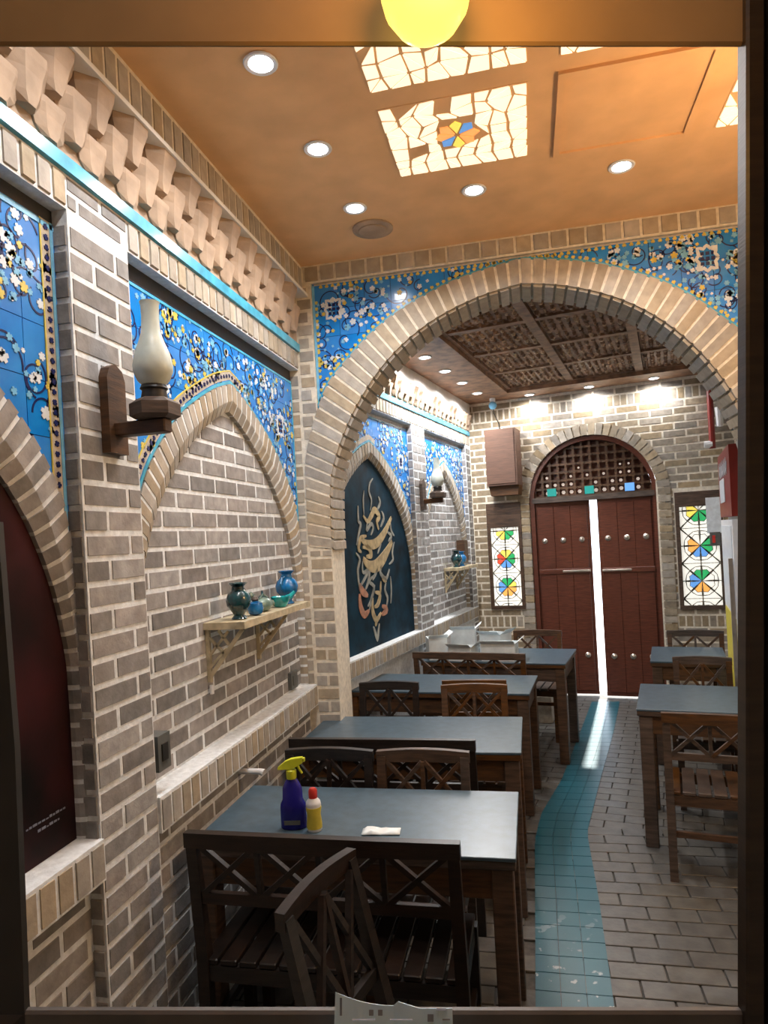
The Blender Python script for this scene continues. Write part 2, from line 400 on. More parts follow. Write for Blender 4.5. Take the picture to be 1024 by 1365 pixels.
# ------------------------------------------------------------------ glazed tile spandrels
def curve_z(pts, a):       # height of an arch polyline at a (upper envelope)
    best = None
    for i in range(len(pts)-1):
        (x0, z0), (x1, z1) = pts[i], pts[i+1]
        if min(x0, x1) <= a <= max(x0, x1) and abs(x1-x0) > 1e-7:
            z = z0+(z1-z0)*(a-x0)/(x1-x0); best = z if best is None else max(best, z)
    return best
def flower(b, fr, c, r, n0, n1, petals=6, ph=0.0):
    pts = []
    for k in range(petals*3):
        rr = r*.62 if k % 3 == 0 else r; a = ph+2*pi*(k + (0, -.22, .22)[k % 3])/(petals*3)
        pts.append((c[0]+rr*cos(a), c[1]+rr*sin(a)))
    b.plate(fr, pts, n0, n1)
def spandrel(parent, fr, a0, a1, ztop, arch, zlow, n, tile=.15, seed=1, bands=(), cart=(), dens=1.0, edge_y=False):
    rng = random.Random(seed)
    lo = lambda a: max(zlow, (curve_z(arch, a) if curve_z(arch, a) is not None else zlow))
    panel = MB(); 
    K = 60
    for i in range(K):
        x0 = a0+(a1-a0)*i/K; x1 = a0+(a1-a0)*(i+1)/K; l0, l1 = lo(x0), lo(x1)
        panel.plate(fr, [(x0,l0-.01),(x1,l1-.01),(x1,ztop),(x0,ztop)], n-.03, n-.004)
    P = panel.obj('tile_spandrel', NAVY, parent)
    # single glazed tiles
    nx = max(1, round((a1-a0)/tile)); w = (a1-a0)/nx; z = ztop
    while z > zlow:
        zb = z-tile
        for i in range(nx):
            x0 = a0+i*w+.0012; x1 = a0+(i+1)*w-.0012; bot = []
            for k in range(9):
                x = x0+(x1-x0)*k/8; bot.append((x, max(zb+.0024, lo(x))))
            keep = [p for p in bot if p[1] < z-.004]
            if len(keep) < 2: continue
            poly = keep + [(keep[-1][0], z), (keep[0][0], z)]
            MB().plate(fr, poly, n-.004, n).obj('glazed_tile', TILE, P)
        z = zb
    ok = lambda x, y, mg=.012: a0+mg < x < a1-mg and lo(x)+mg < y < ztop-mg
    vine = MB(); cols = {k: MB() for k in ('w', 'y', 'p', 'l')}
    area = sum((ztop-lo(a0+(a1-a0)*(i+.5)/K)) for i in range(K))*(a1-a0)/K
    cnt = int(area*190*dens)
    tries = 0; done = 0
    while done < cnt and tries < 4000:
        tries += 1
        cx = rng.uniform(a0, a1); cz = rng.uniform(zlow, ztop)
        if not ok(cx, cz, .02): continue
        done += 1; r0 = rng.uniform(.03, .075); ph = rng.uniform(0, 2*pi); sgn = rng.choice((-1, 1)); seg = []
        for k in range(22):
            t_ = k/21; rr = r0*(1-.75*t_); a = ph+sgn*t_*4.6
            p = (cx+rr*cos(a), cz+rr*sin(a))
            if ok(*p): seg.append(p)
            else:
                if len(seg) > 2: vine.strip(fr, seg, .0055, n, n+.0014)
                seg = []
        if len(seg) > 2: vine.strip(fr, seg, .0055, n, n+.0014)
        flower(cols[rng.choice('wywlw')], fr, (cx, cz), rng.uniform(.011, .020), n, n+.002, 5, ph)
        for k in range(3):
            a = rng.uniform(0, 2*pi); rr = r0*rng.uniform(.7, 1.5); p = (cx+rr*cos(a), cz+rr*sin(a))
            if ok(*p, .016): flower(cols[rng.choice('wwyllll')], fr, p, rng.uniform(.006, .014), n, n+.002, rng.choice((4, 5, 6)), a)
    for (cx, cz, r_) in cart:
        if True:
            pts = []
            for k in range(33):
                a = 2*pi*k/32; q = 1+.13*cos(8*a); sq = 1/max(abs(cos(a)), abs(sin(a)))**.55
                pts.append((cx+r_*q*sq*cos(a)*.8, cz+r_*q*sq*sin(a)))
            cols['w'].strip(fr, pts, r_*.28, n+.001, n+.0035)
            for k in range(9):
                vine.fbox(fr, cx-r_*.55+(k%3)*r_*.45, cx-r_*.25+(k%3)*r_*.45, cz-r_*.6+(k//3)*r_*.45, cz-r_*.32+(k//3)*r_*.45, n, n+.003)
    names = {'w': ('white_flower_motif', WGL), 'y': ('yellow_flower_motif', YEL), 'p': ('pink_flower_motif', PINK), 'l': ('pale_blue_flower_motif', LBLUE)}
    if vine.v: vine.obj('vine_motif', NAVY, P)['kind'] = 'stuff'
    for k, bb in cols.items():
        if bb.v: bb.obj(names[k][0], names[k][1], P)['kind'] = 'stuff'
    for (pts, w_, m_, nn) in bands: MB().strip(fr, pts, w_, n, n+nn).obj('border_band', m_, P)
    return P, lo
def offset(pts, d):
    out = []; m = len(pts)
    for i in range(m):
        a = pts[max(i-1,0)]; c = pts[min(i+1,m-1)]; dx, dy = c[0]-a[0], c[1]-a[1]; l = math.hypot(dx, dy) or 1
        out.append((pts[i][0]-dy/l*d, pts[i][1]+dx/l*d))
    return out
def band_motifs(parent, fr, pts, n, w=.009):
    b = MB(); P_ = resample(pts, max(4, int(sum(math.dist(pts[i], pts[i+1]) for i in range(len(pts)-1))/.028)))
    for i, p in enumerate(P_): flower(b, fr, p, w, n, n+.0025, 3 + i % 2, i*1.3)
    b.obj('band_motif', NAVY, parent)['kind'] = 'stuff'

# ------------------------------------------------------------------ muqarnas corbels
def corbel_mesh(w, p, h, name='muqarnas_corbel'):
    b = MB(); k = []
    def lev(z, sw, sp): return [(-w/2*sw, .0, z), (-w/2*sw, -p*.35*sp, z), (-w*.22*sw, -p*sp, z), (w*.22*sw, -p*sp, z), (w/2*sw, -p*.35*sp, z), (w/2*sw, .0, z)]
    levs = [lev(0, 1, 1.0), lev(-h*.18, 1, .95), lev(-h*.42, .80, .80), lev(-h*.8, .62, .66), lev(-h, .34, .60)]
    vs = [v for l in levs for v in l]; fs = [(0,1,2,3,4,5), tuple(range(29, 23, -1))]
    for q in range(4):
        for i in range(6): j2 = (i+1)%6; fs.append((q*6+i, q*6+j2, q*6+6+j2, q*6+6+i))
    # undercut dark soffit: tilt last ring bottom
    b.add(vs, fs)
    return b.mesh(name, PLASTER)
def muqarnas(parent, fr, a0, a1, tiers, pitch):
    for (ztop, h, p, shift, n) in tiers:
        me = corbel_mesh(pitch*.96, p, h); k = 0; a = a0 + shift
        while a < a1:
            o = bpy.data.objects.new('muqarnas_corbel', me); COL.objects.link(o); o.parent = parent
            o.location = fr(a, ztop, n); o.rotation_euler = (0, 0, fr.ang); a += pitch

# ================================================================== ROOM SHELL
ZC = 3.27
fl = MB(); fl.add([(-2.2,-1.5,-.012),(1.5,-1.5,-.012),(1.5,3.9,-.012),(-2.2,3.9,-.012)], [(0,1,2,3)])
fl.add([far(-2.4,3.3,-.0125), far(1.4,3.3,-.0125), far(1.4,7.5,-.0125), far(-2.4,7.5,-.0125)], [(0,1,2,3)])
FLOOR = struct(fl.obj('floor', PAVJ), 'grey brown brick paved floor running from the front room to the door', 'floor')
# turquoise path edges
PL = [(-.07,-1.2),(-.07,2.42),(-.06,3.87),(-.02,4.23),(.13,4.82),(.33,5.92),(.53,7.04)]
PR_ = [(.20,-1.2),(.21,2.46),(.23,3.27),(.235,3.99),(.39,4.83),(.59,5.85),(.79,6.98)]
def edge_x(P, y):
    for i in range(len(P)-1):
        if P[i][1] <= y <= P[i+1][1]: f = (y-P[i][1])/(P[i+1][1]-P[i][1]); return P[i][0]+(P[i+1][0]-P[i][0])*f
    return P[-1][0]
pav = []
def add_paver(p, ang):
    pav.append((p, ang))
for r in range(28):
    y = 1.4+r*.105
    if y > 4.05: break
    for i in range(-8, 8):
        x = i*.215+(.107 if r % 2 else 0)
        pav.append((Vector((x, y, 0)), 0))
for r in range(34):
    t_ = 3.8+r*.105
    if t_ > 7.1: break
    for i in range(-10, 5):
        s_ = i*.215+(.107 if r % 2 else 0); p = far(s_, t_)
        p.z = -.0015
        if p.y > 4.02 and -1.9 < s_ < .9: pav.append((p, -G))
def path_hit(p): return 1.2 < p.y < 7.05 and edge_x(PL, p.y)+.05 < p.x < edge_x(PR_, p.y)-.05
pav = [q for q in pav if not path_hit(q[0]) ]
pav.sort(key=lambda q: (0 if q[0].x > -.35 else 1, abs(q[0].y-2.5)))
bm_ = MB(); b_ = MB().cbox(-.104, .104, -.049, .049, -.012, 0, .002).mesh('paving_brick', PAVER)
for i, (p, ang) in enumerate(pav):
    if i < 300:
        o = bpy.data.objects.new('paving_brick', b_); COL.objects.link(o); o.parent = FLOOR; o.location = p; o.rotation_euler = (0, 0, ang)
    else: bm_.box(-.104, .104, -.049, .049, -.012, 0, Matrix.Translation(p) @ Matrix.Rotation(ang, 4, 'Z'))
bm_.obj('paving_brickwork', PAVER, FLOOR)['kind'] = 'stuff'
y = 1.5
while y < 6.95:
    y2 = y+.11; xs0, xe0, xs1, xe1 = edge_x(PL, y), edge_x(PR_, y), edge_x(PL, y2), edge_x(PR_, y2)
    for k in range(3):
        f0, f1 = k/3+.004, (k+1)/3-.004
        c = [(xs0+(xe0-xs0)*f0, y+.002), (xs0+(xe0-xs0)*f1, y+.002), (xs1+(xe1-xs1)*f1, y2-.002), (xs1+(xe1-xs1)*f0, y2-.002)]
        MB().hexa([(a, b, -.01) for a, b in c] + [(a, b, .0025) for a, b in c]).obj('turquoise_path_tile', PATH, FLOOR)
    y = y2

def slab(name, fr, polys, m, label, cat='wall'):
    b = MB()
    for (a0, a1, z0, z1, n0, n1) in polys: b.fbox(fr, a0, a1, z0, z1, n0, n1)
    return b

# arch curve definitions (half width, z)
H_OUT = [(.81,.955),(.81,1.12),(.81,1.29)]+smooth_half([(.81,1.45),(.81,1.70),(.778,1.88),(.71,2.01),(.60,2.13),(.46,2.245),(.30,2.335),(.14,2.41),(0,2.455)], 30)
H_IN = [(.796,.955),(.796,1.12),(.796,1.29)]+smooth_half([(.792,1.45),(.755,1.62),(.705,1.75),(.63,1.88),(.525,2.00),(.405,2.11),(.25,2.22),(.11,2.295),(0,2.335)], 30)
def scaled(h, k): return [(w*k, z) for w, z in h]

# ---- near left wall
BAY1, BAY2 = .85, 2.765
W = MB()
W.fbox(F_LEFT, -1.4, 3.62, 0, 3.27, -.30, -.0805)                  # mass behind
for (a0, a1) in ((1.655, 1.945),): W.fbox(F_LEFT, a0, a1, 0, 2.83, -.1, -.0022)
W.fbox(F_LEFT, -1.4, 3.58, 0, .84, -.1, -.0425)                    # low wall under the sills
W.fbox(F_LEFT, -1.4, 1.655, .84, .954, -.1, .008); W.fbox(F_LEFT, 1.945, 3.58, .84, .954, -.1, .008)
W.fbox(F_LEFT, -1.4, 1.654, 2.70, 2.80, -.1, -.0022); W.fbox(F_LEFT, 1.946, 3.58, 2.70, 2.80, -.1, -.0022)
W.fbox(F_LEFT, -1.4, 3.58, 2.845, 3.27, -.12, -.01)
for c in (BAY1, BAY2): mortar_ring(W, F_LEFT, full_arch(H_OUT, c), full_arch(H_IN, c), -.0405, -.09, splay=.020)
WL = struct(W.obj('wall_left', MORTAR), 'left brick wall of the front room with pointed arched bays and glazed tile spandrels', 'wall')
BL = BrickLayer(WL, BRICK, 300)
BL.field(F_LEFT, lambda z: [(1.655, 1.945)], 0, 2.70, 0.0, off=1.655)
BL.field(F_LEFT, lambda z: [(1.655, 1.945)], 2.70, 2.80, 0.0, off=1.70, course=.05)
inh = full_arch(H_IN, BAY2)
def inf2(z):
    if z < 1.45: return [(1.96, 3.57)]
    w = None
    for i in range(len(H_IN)-1):
        if H_IN[i][1] <= z <= H_IN[i+1][1]: w = H_IN[i][0]
    return [(BAY2-w-.03, BAY2+w+.03)] if w else []
BL.field(F_LEFT, inf2, .955, 2.33, -.078, off=1.98)
BL.field(F_LEFT, lambda z: [(1.2, 1.655), (1.945, 3.575)], .05, .84, -.04, off=1.2)
BL.done()
HB = BrickLayer(WL, BRICKA, 200)
HB.soldiers(F_LEFT, 1.0, 1.655, 2.70, 2.80, .004, w=.062); HB.soldiers(F_LEFT, 1.945, 3.575, 2.70, 2.80, .004, w=.062)
HB.soldiers(F_LEFT, 1.0, 1.655, .838, .955, .012, w=.066, depth=.1); HB.soldiers(F_LEFT, 1.945, 3.575, .838, .955, .012, w=.066, depth=.1)
HB.soldiers(F_LEFT, 1.0, 3.575, 3.13, 3.262, .052, w=.066)
HB.done()
# pillar returns (side faces): bricks facing along the wall
RT = BrickLayer(WL, BRICK, 120)
FR_A = Frame((-1.255, 1.655, 0), 0.0)      # faces -y
RT.field(FR_A, lambda z: [(-.02, .052)], 0, 2.70, 0.004, length=.2)
RT.done()
for c in (BAY1, BAY2): ring(WL, F_LEFT, full_arch(H_OUT, c), full_arch(H_IN, c), 70, -.038, -.09, BRICK if c == BAY1 else BRICKA, splay=.020)
for (a0, a1) in ((1.0, 3.58),): MB().fbox(F_LEFT, a0, a1, 2.80, 2.842, -.08, .014).obj('turquoise_ledge', TURQ, WL)
MB().fbox(F_LEFT, 1.0, 3.58, 3.098, 3.114, -.05, .078).obj('crown_moulding', WHITEPL, WL)
MB().fbox(F_LEFT, 1.0, 3.58, 3.114, 3.132, -.05, .05).obj('crown_backing', PLASTER, WL)
MB().fbox(F_LEFT, 1.0, 3.58, 3.13, 3.27, -.05, .048).obj('crown_mortar', MORTARB, WL)
MB().fbox(F_LEFT, 1.0, 3.58, 2.842, 3.10, -.05, .0).obj('plaster_frieze', PLASTER, WL)
muqarnas(WL, F_LEFT, 1.14, 3.56, [(3.10,.13,.070,.09,.0),(3.02,.135,.050,.0,.0),(2.945,.095,.03,.09,.0)], .18)
# tile spandrels
arc1 = full_arch(H_OUT, BAY1); arc2 = full_arch(H_OUT, BAY2)
b1 = [([(1.617,1.80),(1.617,2.66)], .032, BEIGE, .002), ([(1.64,1.78),(1.64,2.66)], .012, LBLUE, .003), ([(1.597,1.86),(1.597,2.66)], .005, YEL, .003), ([(1.0,2.648),(1.655,2.648)], .014, LBLUE, .003)]
P1, _ = spandrel(WL, F_LEFT, .95, 1.655, 2.66, arc1, 1.80, -.046, seed=3, bands=b1, cart=[(1.36, 2.36, .045)], dens=.9)
band_motifs(P1, F_LEFT, [(1.617,1.85),(1.617,2.64)], -.044)
left2 = [p for p in arc2 if p[0] < BAY2+.10 and p[1] > 1.83]
b2 = [(offset(left2, .008), .012, TURQ, .003), (offset(left2, .036), .036, BEIGE, .002), (offset(left2, .058), .006, YEL, .003),
      ([(1.95,2.632),(3.57,2.632)], .010, TURQ, .003), ([(1.957,1.85),(1.957,2.63)], .01, TURQ, .003),
      (offset([p for p in arc2 if p[0] > BAY2+.10 and p[1] > 1.83], .008), .012, TURQ, .003), ([(3.565,1.85),(3.565,2.63)], .01, TURQ, .003)]
P2, _ = spandrel(WL, F_LEFT, 1.95, 3.572, 2.64, arc2, 1.80, -.046, seed=5, bands=b2, cart=[(3.36, 2.36, .05)], dens=1.0)
band_motifs(P2, F_LEFT, offset(left2, .036), -.044)
MB().fbox(F_LEFT, 1.0, 3.575, 2.645, 2.70, -.09, -.050).obj('header_shade_strip', BLACK, WL)  # black strip paints in the shade under the soldier header
# maroon painted panel in the nearest bay
pm = MB(); ia = full_arch(H_IN, BAY1); pm.plate(F_LEFT, ia, -.088, -.072)
MP = tag(pm.obj('painted_panel', MAROON), 'dark maroon painted panel filling the nearest arched bay', 'panel')
tx = MB()
for r, (z, x0, x1) in enumerate(((1.055, 1.46, 1.60), (1.035, 1.50, 1.58))):
    x = x0
    while x < x1: w_ = random.uniform(.006, .016); tx.fbox(F_LEFT, x, x+w_, z, z+random.uniform(.003, .007), -.072, -.071); x += w_+.004
tx.obj('small_lettering', INK, MP)['kind'] = 'stuff'

# ---- arch wall
A_OUT = smooth_half([(1.225,1.72),(1.225,1.98),(1.21,2.24),(1.085,2.58),(.92,2.76),(.78,2.88),(.62,2.975),(.34,3.085),(0,3.15)], 34)
A_IN = smooth_half([(1.092,1.70),(1.092,1.90),(1.07,2.12),(.975,2.36),(.835,2.58),(.66,2.76),(.46,2.89),(.22,2.98),(0,3.02)], 34)
AC = .03
oa, ia = full_arch(A_OUT, AC), full_arch(A_IN, AC)
W = MB(); K = 70; a0, a1 = -1.2, 1.3
inn = [p for p in ia]
for i in range(K):
    x0 = a0+(a1-a0)*i/K; x1 = a0+(a1-a0)*(i+1)/K
    def lowz(x):
        if abs(x-AC) >= 1.09: return 0
        z = curve_z(ia, x); return z if z else 0
    W.plate(F_ARCH, [(x0, lowz(x0)+.004), (x1, lowz(x1)+.004), (x1, 3.27), (x0, 3.27)], -.25, -.03)
W.fbox(F_ARCH, -1.27, -1.066, 0, 1.70, -.25, -.0022); W.fbox(F_ARCH, 1.126, 1.3, 0, 1.70, -.25, -.0022)
W.fbox(F_ARCH, -1.27, -1.105, 1.70, 3.17, -.1, -.0026); W.fbox(F_ARCH, -1.27, 1.3, 3.171, 3.27, -.1, -.0022)
mortar_ring(W, F_ARCH, oa, ia, .0015, -.25)
W.fbox(F_ARCH, -2.1, -1.25, 0, 3.27, -.36, -.12); W.fbox(F_ARCH, 1.3, 1.9, 0, 3.27, -.36, -.12)
WA = struct(W.obj('wall_arch', MORTARB), 'cross wall with a wide pointed brick arch between the two rooms', 'wall')
BA = BrickLayer(WA, BRICKA, 300)
BA.field(F_ARCH, lambda z: [(-1.195, -1.064)] , 0, 1.70, .0, length=.14, off=-1.195); BA.field(F_ARCH, lambda z: [(-1.255, -1.202)] , .95, 2.69, .0, length=.3, off=-1.3)
BA.field(F_ARCH, lambda z: [(-1.195, -1.105)] , 2.304, 3.16, .0, length=.14, off=-1.195)
BA.field(F_ARCH, lambda z: [(1.122, 1.25)] , 0, 1.70, .0)
BA.soldiers(F_ARCH, -1.14, 1.25, 3.175, 3.268, .004, w=.088)
BA.done()
ring(WA, F_ARCH, oa, ia, 66, .004, -.10, BRICKA)
ring(WA, F_ARCH, [(x*1.002, z+.0) for x, z in ia], [(AC+(x-AC)*.988, z-.012) for x, z in ia], 66, -.012, -.25, BRICKA, name='intrados_brick')
bb = [(offset(oa, .008), .012, TURQ, .003), ([(-1.09,3.163),(1.25,3.163)], .008, BEIGE, .006), ([(-1.096,2.52),(-1.096,3.16)], .014, LBLUE, .003)]
PA, _ = spandrel(WA, F_ARCH, -1.10, 1.25, 3.17, oa, 2.45, -.018, seed=11, bands=bb, cart=[(-.985, 3.02, .052), (.93, 3.03, .056)], dens=1.0)
for i, (pts, dirn) in enumerate(((offset(oa, .022), 1), ([(-1.085+.04*k, 3.15) for k in range(58)], -1), ([(-1.082, 2.62+.04*k) for k in range(13)], 1))):
    L_ = sum(math.dist(pts[q], pts[q+1]) for q in range(len(pts)-1)); P_ = resample(pts, int(L_/.034)); e = MB()
    for q in range(1, len(P_)-1):
        p = P_[q]
        if p[1] > 3.166 or p[1] < 2.5: continue
        flower(e, F_ARCH, p, .011, -.018, -.0155, 3, dirn*pi/2)
    e.obj('yellow_trefoil_border', YEL, PA)['kind'] = 'stuff'

# ---- far left wall
BAY3, BAY4 = 4.54, 6.33
H4o = scaled(H_OUT, .66/.81); H4i = scaled(H_IN, .66/.81)
W = MB()
W.fbox(F_FAR, 3.45, 7.4, 0, 3.3, -.30, -.0805)
for (a0, a1) in ((3.60, 3.73), (5.345, 5.665), (6.99, 7.16)): W.fbox(F_FAR, a0, a1, 0, 2.80, -.1, -.0022)
W.fbox(F_FAR, 3.6, 7.15, 0, .84, -.1, -.0425); W.fbox(F_FAR, 3.6, 7.15, .84, .954, -.1, .008); W.fbox(F_FAR, 3.6, 7.15, 2.69, 2.80, -.1, -.0016)
mortar_ring(W, F_FAR, full_arch(H_OUT, BAY3), full_arch(H_IN, BAY3), -.0405, -.09, splay=.020)
mortar_ring(W, F_FAR, full_arch(H4o, BAY4), full_arch(H4i, BAY4), -.0405, -.09, splay=.020)
WF = struct(W.obj('wall_left_rear', MORTAR), 'left brick wall of the rear room with two pointed arched bays', 'wall')
BF = BrickLayer(WF, BRICK, 300)
BF.field(F_FAR, lambda z: [(3.60, 3.73), (5.345, 5.665), (6.99, 7.15)], .0, 2.69, 0.0, off=5.345)
def inf4(z):
    if z < 1.45: return [(5.67, 6.99)]
    w = None
    for i in range(len(H4i)-1):
        if H4i[i][1] <= z <= H4i[i+1][1]: w = H4i[i][0]
    return [(BAY4-w-.03, BAY4+w+.03)] if w else []
BF.field(F_FAR, inf4, .955, 2.33, -.078)
BF.done()
HF = BrickLayer(WF, BRICKA, 200)
HF.soldiers(F_FAR, 3.6, 7.15, 2.69, 2.80, .004, w=.062); HF.soldiers(F_FAR, 3.6, 7.15, .838, .955, .012, w=.066, depth=.1)
HF.done()
for a_ in (5.345, 6.99):
    RF = BrickLayer(WF, BRICK, 60); RF.field(Frame(far(-1.985, a_), -G), lambda z: [(-.01, .043)], .95, 2.69, .004, length=.2); RF.done()
ring(WF, F_FAR, full_arch(H_OUT, BAY3), full_arch(H_IN, BAY3), 70, -.038, -.09, BRICKA, splay=.020)
ring(WF, F_FAR, full_arch(H4o, BAY4), full_arch(H4i, BAY4), 66, -.038, -.09, BRICKA, splay=.020)
MB().fbox(F_FAR, 3.6, 7.14, 2.80, 2.842, -.08, .014).obj('turquoise_ledge', TURQ, WF)
MB().fbox(F_FAR, 3.6, 7.14, 2.842, 3.0, -.08, .0).obj('plaster_frieze', PLASTER, WF)
MB().fbox(F_FAR, 3.6, 7.14, 3.0, 3.012, -.08, .06).obj('crown_moulding', WOODC, WF)
for k in range(6): MB().fbox(F_FAR, 3.6+k*.59+.003, 3.6+(k+1)*.59-.003, 3.012, 3.16, -.08, .03).obj('white_frieze_panel', WHITEPL, WF)
muqarnas(WF, F_FAR, 3.65, 7.1, [(3.0,.10,.075,.0,.0),(2.935,.085,.045,.06,.0)], .125)
def farband(c, arc, x0, x1):
    lf = [p for p in arc if p[0] < c+.10 and p[1] > 1.83]; rt = [p for p in arc if p[0] > c+.1 and p[1] > 1.83]
    return [(offset(lf, .008), .012, TURQ, .003), (offset(lf, .036), .036, BEIGE, .002), (offset(rt, .008), .012, TURQ, .003), ([(x0,2.64),(x1,2.64)], .01, TURQ, .003)]
arc3 = full_arch(H_OUT, BAY3); arc4 = full_arch(H4o, BAY4)
spandrel(WF, F_FAR, 3.73, 5.345, 2.65, arc3, 1.80, -.046, seed=21, bands=farband(BAY3, arc3, 3.75, 5.345), cart=[(5.16, 2.36, .05)])
spandrel(WF, F_FAR, 5.665, 6.99, 2.65, arc4, 1.80, -.046, seed=22, bands=farband(BAY4, arc4, 5.665, 6.99))
# calligraphy panel
ia3 = full_arch(H_IN, BAY3)
cp = MB(); cp.plate(F_FAR, ia3, -.088, -.068)
CP = tag(cp.obj('calligraphy_panel', TEALPANEL), 'midnight blue arched panel painted with a tall gold calligraphy figure', 'panel')
STROKES = [('s', 0.022, [(4.618, 2.193), (4.554, 2.147), (4.535, 2.091), (4.572, 2.027), (4.539, 1.952)]),
 ('s', 0.018, [(4.446, 2.096), (4.425, 2.022), (4.423, 1.922)]),
 ('s', 0.03, [(4.707, 2.06), (4.73, 2.013), (4.663, 1.954)]),
 ('s', 0.03, [(4.329, 1.982), (4.324, 1.877), (4.355, 1.85), (4.313, 1.779), (4.27, 1.704)]),
 ('g', 0.05, [(4.411, 1.913), (4.483, 1.872), (4.557, 1.915), (4.621, 1.958), (4.699, 1.911), (4.651, 1.868), (4.677, 1.811)]),
 ('s', 0.03, [(4.753, 1.95), (4.788, 1.898), (4.719, 1.83)]),
 ('g', 0.075, [(4.356, 1.747), (4.449, 1.708), (4.61, 1.708), (4.779, 1.781), (4.944, 1.904)]),
 ('g', 0.04, [(4.446, 1.767), (4.346, 1.751), (4.299, 1.681), (4.344, 1.653)]),
 ('s', 0.03, [(4.474, 1.859), (4.458, 1.808), (4.542, 1.854), (4.574, 1.821), (4.526, 1.771)]),
 ('s', 0.03, [(4.844, 1.79), (4.923, 1.759), (4.859, 1.716)]),
 ('g', 0.05, [(4.37, 1.688), (4.479, 1.677), (4.51, 1.623), (4.426, 1.618)]),
 ('g', 0.1, [(4.37, 1.607), (4.462, 1.552), (4.587, 1.54), (4.713, 1.581), (4.809, 1.634), (4.932, 1.714)]),
 ('s', 0.025, [(4.977, 1.708), (4.925, 1.63), (4.929, 1.57), (4.846, 1.539)]),
 ('s', 0.02, [(4.711, 1.705), (4.635, 1.632)]),
 ('s', 0.03, [(4.253, 1.652), (4.31, 1.605), (4.271, 1.532), (4.273, 1.452), (4.296, 1.371)]),
 ('s', 0.03, [(4.357, 1.589), (4.353, 1.509), (4.45, 1.516), (4.349, 1.446), (4.297, 1.415)]),
 ('r', 0.06, [(4.279, 1.434), (4.329, 1.377), (4.417, 1.337)]),
 ('s', 0.028, [(4.479, 1.514), (4.43, 1.431), (4.38, 1.385)]),
 ('s', 0.03, [(4.555, 1.477), (4.453, 1.438), (4.531, 1.39), (4.474, 1.308), (4.407, 1.261)]),
 ('r', 0.06, [(4.278, 1.364), (4.283, 1.275), (4.339, 1.21), (4.425, 1.231)]),
 ('s', 0.025, [(4.425, 1.231), (4.473, 1.299), (4.549, 1.403)]),
 ('g', 0.045, [(4.549, 1.351), (4.633, 1.325), (4.59, 1.258), (4.523, 1.243)]),
 ('g', 0.025, [(4.666, 1.421), (4.643, 1.328)]),
 ('s', 0.035, [(4.708, 1.542), (4.663, 1.488), (4.767, 1.433), (4.848, 1.5)]),
 ('g', 0.05, [(4.694, 1.448), (4.777, 1.417)]),
 ('s', 0.022, [(4.858, 1.445), (4.861, 1.337), (4.836, 1.236)]),
 ('s', 0.03, [(4.763, 1.404), (4.735, 1.348), (4.776, 1.286), (4.749, 1.221)]),
 ('g', 0.05, [(4.498, 1.315), (4.485, 1.219), (4.544, 1.147), (4.638, 1.187)]),
 ('r', 0.055, [(4.664, 1.236), (4.746, 1.198), (4.65, 1.171)]),
 ('s', 0.035, [(4.485, 1.104), (4.522, 1.034), (4.546, 0.989)]),
 ('s', 0.03, [(4.594, 1.113), (4.558, 1.029), (4.544, 0.994)]),
 ('g', 0.035, [(4.551, 1.146), (4.522, 1.104)]),
 ('s', 0.03, [(4.613, 1.52), (4.575, 1.485), (4.515, 1.442)]),
 ('s', 0.025, [(4.919, 1.859), (4.928, 1.799), (4.984, 1.758)])]
for (col, wd, pts) in STROKES:
    sm = []
    P = [pts[0]]+pts+[pts[-1]]
    for i in range(1, len(P)-2):
        for k in range(6):
            t_ = k/6; p0, p1, p2, p3 = P[i-1], P[i], P[i+1], P[i+2]
            sm.append(tuple(.5*((2*p1[q]) + (-p0[q]+p2[q])*t_ + (2*p0[q]-5*p1[q]+4*p2[q]-p3[q])*t_*t_ + (-p0[q]+3*p1[q]-3*p2[q]+p3[q])*t_**3) for q in (0, 1)))
    sm.append(tuple(pts[-1])); m_ = len(sm)
    ws = [wd*(.35+.65*sin(pi*min(1, max(0, i/(m_-1))))) for i in range(m_)]
    MB().strip(F_FAR, sm, ws, -.068, -.064).obj('brush_stroke', {'g': GOLD, 'r': GOLDR, 's': SILV}[col], CP)

# ---- back wall
DC, DR = -.70, .63
W = MB(); K = 80; a0, a1 = -1.98, 1.05
def openings(z):
    op = []
    if z < 2.05: op.append((DC-DR-.055, DC+DR+.055))
    elif z < 2.05+DR+.055: w_ = math.sqrt(max(0, (DR+.055)**2-(z-2.05)**2)); op.append((DC-w_, DC+w_))
    return op
for i in range(K):
    x0 = a0+(a1-a0)*i/K; x1 = a0+(a1-a0)*(i+1)/K
    def lz(x): return 2.05+math.sqrt(DR**2-(x-DC)**2) if abs(x-DC) < DR else 0
    if abs((x0+x1)/2-DC) < DR: l0, l1 = max(lz(x0), 2.05), max(lz(x1), 2.05)
    else: l0 = l1 = 0
    W.plate(F_BACK, [(x0,l0),(x1,l1),(x1,3.3),(x0,3.3)], -.25, -.002)
WB = struct(W.obj('wall_back', MORTARB), 'brick end wall of the rear room around the arched door', 'wall')
BB = BrickLayer(WB, BRICKB, 300)
def iv(z):
    cuts = openings(z) + ([(-1.79, -1.40)] if .9 < z < 2.06 else []) + ([(.07, .49)] if .88 < z < 2.05 else [])
    cuts.sort(); res = []; x = -1.94
    for c in cuts:
        if c[0] > x: res.append((x, c[0]))
        x = max(x, c[1])
    res.append((x, 1.0)); return res
def only(z, lo_, hi_): return [i for i in iv(z)]
BB.field(F_BACK, iv, .0, .72, 0.0, length=.21)
for (x0, x1) in ((-1.94, DC-DR-.055), (DC+DR+.055, 1.0)): BB.soldiers(F_BACK, x0, x1, .72, .84, 0, w=.066)
BB.field(F_BACK, iv, .84, 2.93, 0.0, length=.21)
